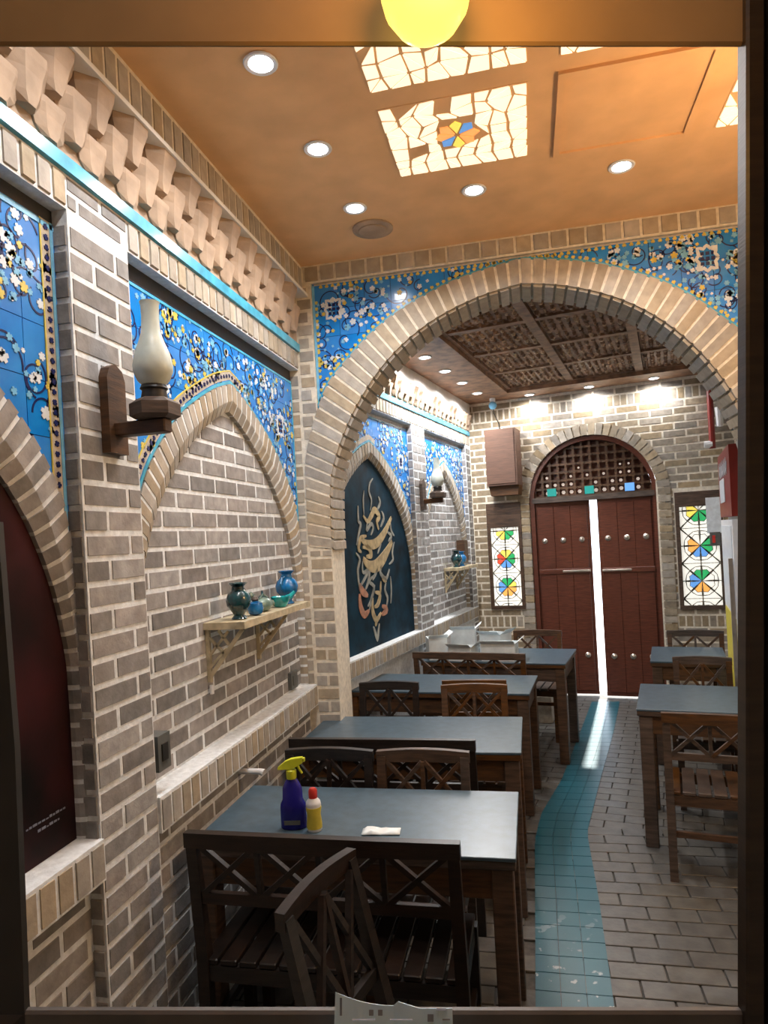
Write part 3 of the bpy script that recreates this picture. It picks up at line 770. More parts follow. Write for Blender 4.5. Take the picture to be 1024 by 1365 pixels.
BB.soldiers(F_BACK, -1.94, 1.0, 2.93, 3.05, .0, w=.066)
BB.field(F_BACK, iv, 3.05, 3.13, 0.0, length=.21)
BB.done()
half = lambda r: [(r, .02), (r, 1.0)] + [(r*cos(a*pi/48), 2.05+r*sin(a*pi/48)) for a in range(0, 25)]
ring(WB, F_BACK, full_arch(half(DR+.115), DC), full_arch(half(DR), DC), 84, .008, -.12, BRICKB)

# right walls, room behind the camera, outside ground
w = MB(); w.box(1.3, 1.4, -1.5, 3.9, 0, 3.3); struct(w.obj('wall_right', MORTARB), 'right wall of the front room', 'wall')
w = MB(); w.hexa([far(.97,3.3,0), far(1.07,3.3,0), far(1.07,7.4,0), far(.97,7.4,0), far(.97,3.3,3.3), far(1.07,3.3,3.3), far(1.07,7.4,3.3), far(.97,7.4,3.3)])
struct(w.obj('wall_right_rear', MORTARB), 'right wall of the rear room', 'wall')
w = MB(); w.box(-1.5, 1.4, -1.5, -1.4, 0, 3.3); struct(w.obj('wall_front', MORTARB), 'front end wall', 'wall')
w = MB(); w.hexa([far(-6,7.35,-.1), far(6,7.35,-.1), far(6,16,-.1), far(-6,16,-.1), far(-6,7.35,-.02), far(6,7.35,-.02), far(6,16,-.02), far(-6,16,-.02)])
struct(w.obj('ground_outside', OUTG), 'pale paved ground outside the door', 'ground')

# ---- ceilings
w = MB(); w.box(-1.5, 1.4, -1.5, 3.9, ZC, ZC+.1)
CE = struct(w.obj('ceiling', CEIL), 'ochre plaster ceiling of the front room with stained glass skylights', 'ceiling')
w = MB(); w.hexa([(-1.9,3.62,3.255), (2.0,3.62,3.255), far(1.1,7.4,3.255), far(-2.2,7.4,3.255), (-1.9,3.62,3.36), (2.0,3.62,3.36), far(1.1,7.4,3.36), far(-2.2,7.4,3.36)])
CR = struct(w.obj('ceiling_rear', WOODC), 'carved walnut coffered ceiling of the rear room', 'ceiling')
def fbx(b, s0, s1, t0, t1, z0, z1):
    return b.hexa([far(s0,t0,z0), far(s1,t0,z0), far(s1,t1,z0), far(s0,t1,z0), far(s0,t0,z1), far(s1,t0,z1), far(s1,t1,z1), far(s0,t1,z1)])
for (s0, s1, t0, t1) in ((-1.94,-1.42,3.7,7.15), (-1.42,.45,6.80,7.15), (.45,.97,3.95,7.15), (-1.42,.45,3.9,4.0)):
    fbx(MB(), s0, s1, t0, t1, 3.14, 3.27).obj('border_board', WOODC, CR)
ss = [-1.42, -.80, -.17, .45]; ts = [4.0, 4.7, 5.4, 6.1, 6.8]
for s_ in ss: fbx(MB(), s_-.035, s_+.035, 4.0, 6.8, 3.175, 3.27).obj('ceiling_beam', WOODC, CR)
for t_ in ts: fbx(MB(), -1.42, .45, t_-.03, t_+.03, 3.18, 3.27).obj('ceiling_beam', WOODC, CR)
for i in range(3):
    for k in range(4):
        b = MB(); s0, s1, t0, t1 = ss[i]+.04, ss[i+1]-.04, ts[k]+.035, ts[k+1]-.035
        fbx(b, s0, s1, t0, t1, 3.20, 3.215); o = b.obj('coffer_panel', WOODC, CR)
        b = MB(); c = MB(); nx, ny = 10, 11
        for p in range(nx):
            for q in range(ny):
                cx = s0+(p+.5)*(s1-s0)/nx; cy = t0+(q+.5)*(t1-t0)/ny
                a = random.uniform(0, pi); r_ = random.uniform(.014, .024); h = random.uniform(.008, .028)
                tgt = c if random.random() < .35 else b
                pts = [(cx+r_*cos(a+2*pi*u/5), cy+r_*.8*sin(a+2*pi*u/5)) for u in range(5)]
                tgt.add([far(x, y_, 3.20) for x, y_ in pts] + [far(cx+(x-cx)*.55, cy+(y_-cy)*.55, 3.20-h) for x, y_ in pts],
                        [(0,1,2,3,4),(9,8,7,6,5)]+[(u, (u+1)%5, (u+1)%5+5, u+5) for u in range(5)])
        b.obj('carved_boss', WOODC, o)['kind'] = 'stuff'; c.obj('pale_carved_boss', WOODL, o)['kind'] = 'stuff'

# skylights: irregular leaded panes with a coloured star
class CFrame(Frame):
    def __init__(self, x, y, z): self.c = Vector((x, y, z)); self.ang = 0
    def __call__(self, a, b, n=0): return self.c + Vector((a, b, -n))
def shrink(poly, d):
    cx = sum(p[0] for p in poly)/len(poly); cy = sum(p[1] for p in poly)/len(poly)
    out = []
    for p in poly:
        l = math.hypot(p[0]-cx, p[1]-cy); f = max(.2, 1-d/l); out.append((cx+(p[0]-cx)*f, cy+(p[1]-cy)*f))
    return out
def leaded(parent, fr, w, h, nx, ny, seed, star=None, starr=.1, cols=None, n0=0, n1=.004, white=None, drop=.0):
    rng = random.Random(seed); grid = {}
    for i in range(nx+1):
        for j in range(ny+1):
            x = w*(i/nx-.5); y_ = h*(j/ny-.5)
            if 0 < i < nx: x += rng.uniform(-.28, .28)*w/nx
            if 0 < j < ny: y_ += rng.uniform(-.28, .28)*h/ny
            grid[i, j] = (x, y_)
    polys = []
    for i in range(nx):
        for j in range(ny):
            q = [grid[i,j], grid[i+1,j], grid[i+1,j+1], grid[i,j+1]]
            r = rng.random()
            if r < .33: polys += [[q[0],q[1],q[2]], [q[0],q[2],q[3]]]
            elif r < .66: polys += [[q[0],q[1],q[3]], [q[1],q[2],q[3]]]
            else: polys.append(q)
    for p in polys:
        cx = sum(v[0] for v in p)/len(p); cy = sum(v[1] for v in p)/len(p)
        if star and math.hypot(cx-star[0], cy-star[1]) < starr*1.12: continue
        if rng.random() < drop: continue
        p2 = shrink(p, .0085)
        if star: 
            bad = [v for v in p2 if math.hypot(v[0]-star[0], v[1]-star[1]) < starr*.98]
            p2 = [v if v not in bad else (star[0]+(v[0]-star[0])*starr*1.04/max(.01, math.hypot(v[0]-star[0], v[1]-star[1])), star[1]+(v[1]-star[1])*starr*1.04/max(.01, math.hypot(v[0]-star[0], v[1]-star[1]))) for v in p2]
        MB().plate(fr, p2, n0, n1).obj('glass_pane', white, parent)
    if star:
        for k in range(8):
            a = pi/8+k*pi/4; a2 = a+pi/4; R_ = starr
            pts = [(star[0]+.012*cos((a+a2)/2), star[1]+.012*sin((a+a2)/2)), (star[0]+R_*.8*cos(a+.06), star[1]+R_*.8*sin(a+.06)), (star[0]+R_*cos((a+a2)/2), star[1]+R_*sin((a+a2)/2)), (star[0]+R_*.8*cos(a2-.06), star[1]+R_*.8*sin(a2-.06))]
            MB().plate(fr, pts, n0, n1+.0005).obj('glass_pane', cols[k], parent)
SK = [(-.185, 2.60, .53, .46, True, 'stained glass skylight with an orange and yellow star, nearest the arch'),
      (-.185, 2.02, .53, .50, True, 'stained glass skylight of pale panes next to the brown lintel'),
      (.44, 2.02, .52, .50, True, 'stained glass skylight to the right of the yellow globe, mostly cut off by the lintel'),
      (1.04, 2.61, .50, .50, True, 'stained glass skylight at the far right edge of the ceiling')]
for i, (x, y_, w_, h_, st, lab) in enumerate(SK):
    fr = CFrame(x, y_, ZC)
    T = thing('skylight', lab, 'skylight', (x, y_, ZC)); T.matrix_world = Matrix.Identity(4); T.location = (0, 0, 0)
    MB().fbox(fr, -w_/2, w_/2, -h_/2, h_/2, -.002, .002).obj('lead_backing', CEIL, T)
    leaded(T, fr, w_, h_, 8, 7, 40+i, star=(0, 0), starr=.085, cols=[SKYO, PY, PB, SKYO, SKYO, PY, PB, SKYO], n0=.002, n1=.006, white=PS, drop=.04)
fr = CFrame(.44, 2.61, ZC); T = thing('ceiling_hatch', 'plain ochre boarded square in the ceiling beside the star skylight', 'hatch')
b = MB()
for (x0, x1, y0, y1) in ((-.26,.26,-.26,-.235),(-.26,.26,.235,.26),(-.26,-.235,-.235,.235),(.235,.26,-.235,.235)): b.fbox(fr, x0, x1, y0, y1, -.002, .012)
b.obj('hatch_frame', CEIL, T); MB().fbox(fr, -.235, .235, -.235, .235, -.002, .004).obj('hatch_board', CEIL, T)

# ---- downlights
def downlight(p, label, power, group, fardn=False):
    T = thing('downlight', label, 'light', p, 0, group)
    b = MB().lathe([(.052,0),(.056,-.004),(.052,-.008),(.040,-.006),(.038,0)], seg=20); b.obj('trim_ring', WPLAST, T)
    MB().lathe([(.001,-.0035),(.038,-.0035),(.038,-.0065),(.001,-.0075)], seg=20).obj('led_lens', LED, T)
    ld = bpy.data.lights.new('beam', 'SPOT'); ld.energy = power; ld.spot_size = math.radians(168 if p[2] < 3.2 else 150); ld.spot_blend = .6; ld.shadow_soft_size = .04; ld.color = (1, .975, .955)
    lo = bpy.data.objects.new('beam', ld); COL.objects.link(lo); lo.parent = T; lo.location = (0, 0, -.015)
    return T
NEARL = [(-.75,2.03,'downlight nearest the lintel in the row by the left wall'), (-.72,2.53,'middle downlight of the row by the left wall of the front room'),
         (-.70,3.03,'downlight above the left arch pier beside the round ceiling vent'), (-.155,3.04,'downlight over the middle of the arch'), (.47,3.04,'downlight over the right half of the arch')]
for (x, y_, lab) in NEARL: downlight((x, y_, ZC), lab, P_SPOT_NEAR, 'round white downlights in the front room ceiling')
downlight((-.75, 1.45, ZC), 'downlight hidden above the lintel', P_SPOT_NEAR, 'round white downlights in the front room ceiling')
downlight((-.05, .25, ZC), 'unseen downlight added above the viewer to light the sheet', P_SPOT_NEAR*.35, 'round white downlights in the front room ceiling')  # out of view, added to brighten the sheet on the sill
fl_ = [(-1.68,5.02,'first downlight behind the arch in the row along the rear left wall'),(-1.68,5.54,'second downlight behind the arch along the rear left wall'),
       (-1.68,6.06,'third downlight behind the arch along the rear left wall'),(-1.68,6.60,'downlight of the rear left row nearest the end wall'),
       (-1.24,7.02,'left downlight of the row above the arched door'),(-.65,7.02,'middle downlight of the row above the arched door'),(-.05,7.02,'right downlight of the row above the arched door')]
for (s_, t_, lab) in fl_: downlight(far(s_, t_, 3.14), lab, P_SPOT_FAR*(.38 if t_ > 7 else 1), 'small downlights in the rear ceiling')
T = thing('ceiling_vent', 'flat round white vent on the ceiling near the arch', 'vent', (-.67, 3.26, ZC))
MB().lathe([(.10,0),(.10,-.008),(.085,-.012),(.001,-.012)], seg=28).obj('vent_rim', PLASTER, T)
MB().lathe([(.07,-.012),(.07,-.016),(.06,-.018),(.001,-.018)], seg=28).obj('vent_disc', PLASTER, T)
# warm point lights: reflection globe at the lintel, added unseen lamp on the right wall
def point(p, e, col, r=.05, parent=None):
    ld = bpy.data.lights.new('bulb', 'POINT'); ld.energy = e; ld.color = col; ld.shadow_soft_size = r
    o = bpy.data.objects.new('bulb', ld); COL.objects.link(o); o.location = p
    if parent: o.parent = parent
    return o

# ---- partition the camera looks through: lintel, jambs, sill (a slightly crooked frame)
cm = cam.matrix_world; D = .80
def fp(u, v, d=D):    # point of the frame plane
    return cm @ Vector(((u-512)/900*d, -(v-718)/900*d, -d))
def fslab(name, pts, m, d0, d1, parent=None):
    b = MB(); b.hexa([fp(u, v, d1) for (u, v) in pts] + [fp(u, v, d0) for (u, v) in pts]); return b.obj(name, m, parent)
PT_ = thing('viewing_frame', 'dark crooked timber frame of the opening in the foreground with a brown lintel', 'frame', (0, 0, 0))
def world_slab(name, x0, x1, y0, y1, m, d0=.78, d1=.86):   # rectangle in the frame's own plane, metres from its middle
    M_ = Matrix.Translation(cm @ Vector((0, 0, 0))) @ cm.to_3x3().to_4x4()
    b = MB(); b.cbox(x0, x1, y0, y1, -d1, -d0, .003, M_); return b.obj(name, m, PT_)
k = D/900
world_slab('lintel', -1.0, .70, .5862, 1.10, SOFFIT, .80, .808)
world_slab('right_jamb', .4250, .447, -.80, .90, DARKFR, .79, .814)
world_slab('right_jamb', .446, .453, -.80, .90, BLACK, .80, .83)
world_slab('right_jamb', .452, .62, -.80, .90, DARKFR, .79, .83)
world_slab('sill', -.55, .62, -.80, -.5610, SILL, .80, .812)
b = MB(); c = [(-.62,.02),(-.458,.02),(-.4375,-.25),(-.4245,-.60),(-.62,-.60)]
M_ = cm
b.add([M_ @ Vector((x, y_, -.812)) for x, y_ in c] + [M_ @ Vector((x, y_, -.80)) for x, y_ in c], [(4,3,2,1,0),(5,6,7,8,9)]+[(i,(i+1)%5,(i+1)%5+5,i+5) for i in range(5)]); b.obj('left_jamb', BLACK, PT_)
# glowing globe standing in for a lamp's reflection in glass
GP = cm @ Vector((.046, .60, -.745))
T = thing('lamp_reflection_globe', 'round yellow glowing globe standing in for a lamp reflection at the brown lintel', 'lamp', GP)
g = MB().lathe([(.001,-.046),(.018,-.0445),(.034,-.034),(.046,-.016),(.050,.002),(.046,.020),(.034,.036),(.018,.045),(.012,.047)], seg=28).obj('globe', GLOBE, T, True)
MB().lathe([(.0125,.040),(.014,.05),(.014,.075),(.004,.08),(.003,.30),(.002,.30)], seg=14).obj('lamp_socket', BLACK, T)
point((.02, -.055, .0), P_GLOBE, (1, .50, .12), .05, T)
T = thing('added_warm_lamp', 'unseen warm globe lamp added on the right wall to light the ceiling', 'lamp', (1.28, 2.25, 2.55))  # lamp out of view, added to wash the ceiling in warm light
MB().lathe([(.001,-.07),(.05,-.05),(.07,0),(.05,.05),(.02,.07)], c=(-.12,0,0), seg=18).obj('globe', GLOBE, T, True)
MB().bar((-.06,0,-.0), (.015,0,-.0), .03, .03).obj('arm', BLACK, T)
point((-.22, 0, 0), P_WARM, (1, .62, .30), .07, T)
# paper leaning on the sill
T = thing('printed_sheet', 'crumpled pale blue printed sheet leaning on the foreground sill', 'paper')
b = MB(); n = 26; top = []
for i in range(n+1):
    f = i/n; u = 447+156*f
    v = 1322+18*(1-(1-min(f/.5, 1))**2) if f < .53 else 1334+10*min(1, (f-.53)/.2)-1*(f-.7)
    dd = .775+.012*sin(f*5)
    top.append((u, v, dd))
vs = []
for (u, v, dd) in top: vs += [fp(u, v, dd), fp(u-3+4*(u-447)/156, 1420, dd-.01)]
b.add(vs, [(2*i, 2*i+2, 2*i+3, 2*i+1) for i in range(n)]); o = b.obj('sheet', PAPER, T)
so = o.modifiers.new('thick', 'SOLIDIFY'); so.thickness = .0012
b = MB()
for (u, v, w_, h_) in ((453,1330,3,24),(492,1346,6,8),(504,1346,6,8),(570,1352,8,10),(582,1344,13,3),(470,1358,30,2),(520,1358,30,2),(590,1358,10,2)):
    b.hexa([fp(u, v+h_, .760), fp(u+w_, v+h_, .760), fp(u+w_, v, .762), fp(u, v, .762), fp(u, v+h_, .758), fp(u+w_, v+h_, .758), fp(u+w_, v, .760), fp(u, v, .760)])
b.obj('print_marks', INK, T)['kind'] = 'stuff'

# ================================================================== DOOR AND WINDOWS
D1 = thing('door_1', 'red brown double door with an arched lattice fanlight, left ajar', 'door'); D1['kind'] = 'structure'
fo = full_arch(half(DR-.002), DC); fi = full_arch(half(DR-.05), DC)
b = MB(); mortar_ring(b, F_BACK, fo, fi, -.03, -.16, 80); b.obj('arched_door_frame', WOODR, D1)
MB().fbox(F_BACK, DC-DR+.03, DC+DR-.03, 2.02, 2.075, -.14, -.02).obj('transom_bar', WOODM, D1)
def leaf(hinge_s, sgn, ang, lab, width):
    # leaf built from its hinge: x from 0 to sgn*width
    M_ = Matrix.Translation(far(hinge_s, 7.22)) @ Matrix.Rotation(-G + ang, 4, 'Z')
    b = MB(); x0, x1 = sorted((0, sgn*width)); b.cbox(x0, x1, 0, .045, .012, 2.02, .003, M_); L_ = b.obj('door_leaf', WOODR, D1)
    for i in range(3):
        xa = x0+.03+i*(width-.06)/3; MB().cbox(xa+.001, xa+(width-.06)/3-.001, -.012, 0.002, .05, 1.98, .003, M_).obj('door_board', WOODR, L_)
    MB().cbox(x0+.02, x1-.02, -.026, -.01, 1.27, 1.32, .003, M_).obj('ledge_bar', WOODR, L_)
    for z in (1.62, .42):
        for i in range(3):
            xx = x0+width*(i+.5)/3
            b = MB(); R = Matrix.Rotation(pi/2, 4, 'X'); Mx = (M_ @ Matrix.Translation((xx, -.010, z)) @ R)
            k0 = len(b.v); b.lathe([(.030,0),(.028,.010),(.016,.020),(.002,.025)], seg=12); b.v = [Mx @ v for v in b.v]
            b.obj('door_stud', STEEL, L_)
    b = MB(); b.cbox(sgn*(width-.30) if sgn > 0 else -(width-.02), sgn*(width-.02) if sgn > 0 else -(width-.30), -.036, -.026, 1.285, 1.305, .002, M_); b.obj('sliding_bolt', STEEL, L_)
    return L_
leaf(DC-DR+.038, 1, math.radians(5), 'l', .562)
leaf(DC+DR-.040, -1, math.radians(1.5), 'r', .543)
# fanlight lattice
FAN = MB()
R_ = DR-.05
b = MB(); gx = .082
rows = int((R_)/gx)
for i in range(-7, 8):
    x = i*gx
    if abs(x) < R_: b.fbox(F_BACK, DC+x-.012, DC+x+.012, 2.07, 2.05+math.sqrt(R_**2-x*x), -.09, -.07)
for j in range(0, 8):
    z = j*gx+.03
    if z < R_: w_ = math.sqrt(R_**2-z*z); b.fbox(F_BACK, DC-w_, DC+w_, 2.05+z-.012, 2.05+z+.012, -.094, -.074)
b.obj('lattice_bars', WOODM, D1)
b = MB()
for i in range(-7, 8):
    for j in range(0, 7):
        x = i*gx; z = j*gx+.03
        if math.hypot(x, z) < R_-.01: flower(b, F_BACK, (DC+x, 2.05+z), .026, -.098, -.066, 4, pi/4)
b.obj('lattice_knots', WOODM, D1)['kind'] = 'stuff'
MB().plate(F_BACK, [(DC-R_, 2.07)] + [(DC-R_*cos(a*pi/24), 2.055+R_*sin(a*pi/24)) for a in range(1, 24)] + [(DC+R_, 2.07)], -.16, -.13).obj('fanlight_board', WOODR, D1)
b = MB()
for i in range(-7, 7):
    for j in range(0, 4):
        x = (i+.5)*gx; z = j*gx+.03+gx/2
        if math.hypot(x, z) < R_-.05 and (j < 1 or random.random() < .9-.2*j): b.plate(F_BACK, [(DC+x+.021*cos(q*pi/3)*(1-.15*j), 2.05+z+.021*sin(q*pi/3)*(1-.15*j)) for q in range(6)], -.13, -.125)
b.obj('fanlight_glass', emis('dim_fanlight_glass', (.85, .70, .60), .6), D1)['kind'] = 'stuff'
for (x, m_) in ((-.40, PT), (-.02, PT), (.37, PB)): MB().fbox(F_BACK, DC+x-.045, DC+x+.045, 2.085, 2.165, -.10, -.06).obj('coloured_fanlight_pane', m_, D1)

def stained_window(name, s0, s1, z0, z1, header, seed, label, stars):
    T = thing(name, label, 'window'); T['kind'] = 'structure'; b = MB(); e = .035
    for (x0, x1, y0, y1) in ((s0, s0+e, z0, z1), (s1-e, s1, z0, z1), (s0+e, s1-e, z0, z0+e), (s0+e, s1-e, z1-header, z1)): b.fbox(F_BACK, x0, x1, y0, y1, -.02, .022)
    b.obj('window_frame', WOODM, T)
    MB().fbox(F_BACK, s0+e, s1-e, z0+e, z1-header, -.02, -.002).obj('lead_backing', BLACK, T)
    w_ = s1-s0-2*e; h_ = z1-header-z0-e; th = w_*1.0; zb, zt = z0+e+.004, z1-header-.004
    def clip(poly):
        for lim, sg in ((zb, 1), (zt, -1)):
            out = []
            for i in range(len(poly)):
                p, q = poly[i], poly[(i+1)%len(poly)]; pi_, qi = (p[1]-lim)*sg >= 0, (q[1]-lim)*sg >= 0
                if pi_: out.append(p)
                if pi_ != qi: f = (lim-p[1])/(q[1]-p[1]); out.append((p[0]+(q[0]-p[0])*f, lim))
            poly = out
            if len(poly) < 3: return None
        return poly
    def pane(pts, m_):
        q = clip([(cx+a, cz+b_) for a, b_ in pts])
        if q: MB().plate(F_BACK, q, -.002, .003).obj('glass_pane', m_, T)
    for i, cols in enumerate(stars):
        class WF_: pass
        cx, cz = (s0+s1)/2, zt-h_*.04-th*(len(stars)-1-i)
        f = lambda a, b_, n=0, cx=cx, cz=cz: F_BACK(cx+a, cz+b_, n)
        R2 = min(w_, th)*.30
        for k in range(8):
            a = k*pi/4; a2 = a+pi/4; m_ = (a+a2)/2
            g = .09
            inner = [(.008*cos(m_), .008*sin(m_)), (R2*cos(a+g), R2*sin(a+g)), (R2*1.12*cos(m_), R2*1.12*sin(m_)), (R2*cos(a2-g), R2*sin(a2-g))]
            pane(inner, cols[k])
            def edge(an):
                c_, s_ = cos(an), sin(an); q = min((w_/2-.003)/abs(c_) if abs(c_) > 1e-6 else 9, (th/2-.003)/abs(s_) if abs(s_) > 1e-6 else 9); return (c_*q, s_*q)
            ro = min(w_, th)*.42
            ring1 = [((R2+.006)*cos(a+.09), (R2+.006)*sin(a+.09)), (ro*.96*cos(a+.06), ro*.96*sin(a+.06)), (ro*cos(m_), ro*sin(m_)), (ro*.96*cos(a2-.06), ro*.96*sin(a2-.06)), ((R2+.006)*cos(a2-.09), (R2+.006)*sin(a2-.09)), ((R2*1.12+.006)*cos(m_), (R2*1.12+.006)*sin(m_))]
            pane(ring1, PW)
            e1, e2 = edge(a+.035), edge(a2-.035); corner = edge(m_)
            cand = [(( ro+.004)*cos(a+.03), (ro+.004)*sin(a+.03)), e1]
            if abs(abs(e1[0])-(w_/2-.003)) < 1e-4 and abs(abs(e2[1])-(th/2-.003)) < 1e-4: cand.append((math.copysign(w_/2-.003, e1[0]), math.copysign(th/2-.003, e2[1])))
            elif abs(abs(e1[1])-(th/2-.003)) < 1e-4 and abs(abs(e2[0])-(w_/2-.003)) < 1e-4: cand.append((math.copysign(w_/2-.003, e2[0]), math.copysign(th/2-.003, e1[1])))
            cand += [e2, ((ro+.004)*cos(a2-.03), (ro+.004)*sin(a2-.03)), ((ro+.006)*cos(m_), (ro+.006)*sin(m_))]
            pane(cand, PW)
    return T
dark = BLACK
stained_window('window_1', -1.79, -1.42, .915, 2.05, .26, 1, 'narrow stained glass window to the left of the door', [[PW]*8, [PG if k in (1,2) else PO if k in (5,6,7) else PY if k == 0 else PB for k in range(8)], [PG if k in (0,7) else PY if k in (1,2) else PR if k in (3,4) else PB for k in range(8)], [PY if k in (4,5) else PG if k in (6,7) else PW for k in range(8)]])
stained_window('window_2', .075, .485, .895, 2.03, .14, 4, 'stained glass window to the right of the door partly behind the red cooler', [[PW]*8, [PG if k in (1,2) else PO if k in (5,6) else PB if k in (3,4) else PW for k in range(8)], [PG if k in (0,7) else PO if k in (3,4) else PB if k in (5,6) else PW for k in range(8)], [PG if k in (5,6,7) else PY if k in (3,4) else PW for k in range(8)]])
tag(MB().fbox(F_BACK, .345, .47, 1.62, 1.96, .024, .03).obj('taped_paper', WGL), 'pale blue sheet taped over the right stained glass window', 'paper')
T = thing('control_box', 'small dark box mounted on the right stained glass window below the pale sheet', 'box')
MB().fbox(F_BACK, .365, .455, 1.50, 1.63, .022, .06).obj('case', GREYP, T); MB().fbox(F_BACK, .385, .41, 1.53, 1.60, .06, .063).obj('red_panel', REDP, T)

# ---- wall mounted things at the end wall
T = thing('wall_cabinet', 'brown wooden box cabinet mounted high on the end wall left of the door', 'cabinet')
MB().fbox(F_BACK, -1.70, -1.385, 2.22, 2.80, 0.0, .27).obj('cabinet_body', CABW, T)
MB().fbox(F_BACK, -1.685, -1.40, 2.24, 2.785, .27, .28).obj('cabinet_door', CABW, T)
MB().plate(F_BACK, [(-1.68,2.12),(-1.40,2.12),(-1.385,2.22),(-1.70,2.22)], .0, .2).obj('cabinet_base', WOODM, T)
T = thing('security_camera', 'small white dome camera under the rear ceiling corner', 'camera', far(-1.62, 6.98, 3.14))
MB().lathe([(.03,0),(.03,-.03),(.02,-.035),(.001,-.035)], seg=16).obj('mount', WPLAST, T)
MB().lathe([(.001,-.115),(.022,-.11),(.038,-.09),(.042,-.07),(.036,-.048),(.02,-.035)], seg=18).obj('dome', LBLUE, T, True)
tag(MB().tube([far(-1.62,7.0,3.09), far(-1.63,7.06,3.0), far(-1.60,7.12,2.9), far(-1.59,7.13,2.79)], .005, 6).obj('camera_cable', BLACK), 'thin black cable hanging from the dome camera to the wooden cabinet', 'cable')
T = thing('red_pipe', 'red vertical pipe with white valve on the end wall above the cooler', 'pipe')
b = MB(); b.tube([F_BACK(.43, z, .05) for z in (2.42, 2.6, 2.85, 3.0)], .028, 10); b.obj('pipe', REDM, T, True)
MB().tube([F_BACK(.36, 2.46, .05), F_BACK(.43, 2.46, .05)], .035, 10).obj('valve', WPLAST, T)
MB().tube([F_BACK(.50, 2.62, .06), F_BACK(.50, 2.8, .06)], [.03, .04], 10).obj('white_fitting', WPLAST, T)

# cooler
fz = 2.20; s0 = .365; t0, t1 = 4.62, 5.56
T = thing('drinks_cooler', 'tall white drinks cooler with a red header beside the right tables', 'cooler', (0, 0, 0))
def C(b, *a): return fbx(b, *a)
C(MB(), s0+.05, .95, t0, t1, .0, 1.76).obj('cabinet_shell', WPLAST, T)
hd = C(MB(), s0+.0, .95, t0, t1, 1.76, fz).obj('red_header', REDM, T)
FC = Frame(far(s0, 0), -pi/2 - G)   # faces -s : a runs toward -t
hx = MB()
def sq(x, z, w_, h_): hx.fbox(FC, x, x+w_, z, z+h_, .001, .003)
C(MB(), s0, s0+.05, t0+.0, t1, .10, 1.74).obj('door_frame', WPLAST, T)
for (z0, z1, m_) in ((.14, .52, WPLAST), (.55, 1.12, LABY), (1.15, 1.70, WGL)):
    C(MB(), s0-.006, s0, t0+.08, t1-.08, z0, z1).obj('door_panel', m_, T)
C(MB(), s0-.03, s0-.006, t0+.03, t0+.055, .5, 1.5).obj('door_handle', STEEL, T)
hp = MB().fbox(FC, -(t1-.12), -(t0+.42), 1.86, 2.02, .001, .004).obj('picture_print', WGL, hd)
for k in range(5):
    x = -(t1-.12)+k*.13; pts = [(x, 2.03), (x+.03, 2.12), (x+.06, 2.14), (x+.05, 2.07), (x+.09, 2.04), (x+.12, 2.11)]
    MB().strip(FC, pts, .018, .001, .004).obj('script_lettering', WGL, hd)

# ================================================================== LAMPS ON THE PILLARS
def sconce(fr, a, z, label):
    T = thing('oil_lamp_sconce', label, 'lamp', fr(a, z, 0), fr.ang, 'oil lamp wall sconces')
    # local: x along the wall, y into the wall, z up
    b = MB(); pts = [(-.045,-.05),(.045,-.05),(.045,.17),(.032,.20),(0,.215),(-.032,.20),(-.045,.17)]
    m_ = len(pts); b.add([(x, -.0, z_) for x, z_ in pts]+[(x, -.028, z_) for x, z_ in pts], [tuple(range(m_)), tuple(range(2*m_-1, m_-1, -1))]+[(i,(i+1)%m_,(i+1)%m_+m_,i+m_) for i in range(m_)])
    b.obj('back_board', WOODM, T)
    MB().cbox(-.022, .022, -.19, -.02, -.0, .04, .004).obj('arm', WOODM, T)
    MB().lathe([(.055,.04),(.072,.05),(.072,.085),(.05,.10)], c=(0,-.15,0), seg=6).obj('hexagonal_base', WOODM, T)
    MB().lathe([(.036,.095),(.038,.105),(.034,.125),(.040,.130),(.036,.14)], c=(0,-.15,0), seg=18).obj('burner', BLACK, T, True)
    MB().lathe([(.030,.138),(.046,.155),(.056,.18),(.057,.20),(.050,.235),(.036,.27),(.027,.30),(.025,.34),(.026,.375),(.029,.385),(.026,.384)], c=(0,-.15,0), seg=24).obj('glass_chimney', FROST, T, True)
    return T
L0 = sconce(F_LEFT, 1.80, 2.085, 'oil lamp style sconce with frosted chimney on the nearest pillar')
o = dup(L0, F_FAR(5.50, 2.02, 0), F_FAR.ang, 'oil lamp style sconce on the rear left pillar beside the calligraphy panel')

# ================================================================== SHELVES AND POTTERY
def shelf(fr, a0, a1, z, n0, dep, label, brk=(0.02, .52)):
    T = thing('wall_shelf', label, 'shelf', (0, 0, 0))
    MB().fbox(fr, a0, a1, z-.028, z, n0, n0+dep).obj('shelf_board', SHELFW, T)
    for q in brk:
        a = a0+q; B = MB(); h = .21; d = dep-.02
        P = lambda n, zz: fr(a, z-.028-zz, n0+n)
        B.bar(P(.008, 0), P(.008, h), .016, .016, fr.A)
        B.bar(P(.006, h*.92), P(d, .005), .014, .014, fr.A)
        B.bar(P(.01, .03), P(d*.48, h*.46), .010, .010, fr.A); B.bar(P(.01, h*.5), P(d*.62, .01), .010, .010, fr.A)
        B.bar(P(.01, h*.72), P(d*.55, h*.38), .010, .010, fr.A); B.bar(P(d*.35, .005), P(d*.62, h*.3), .010, .010, fr.A)
        B.obj('lattice_bracket', SHELFW, T)
    MB().tube([fr(a0+brk[0], z-.25, n0+.012), fr(a0+brk[0], z-.285, n0+.012)], .009, 8).obj('bracket_plug', WPLAST, T)
    return T
ZS = 1.445
shelf(F_LEFT, 2.46, 3.27, ZS, -.078, .175, 'cream wooden shelf with lattice brackets in the brick arched bay')
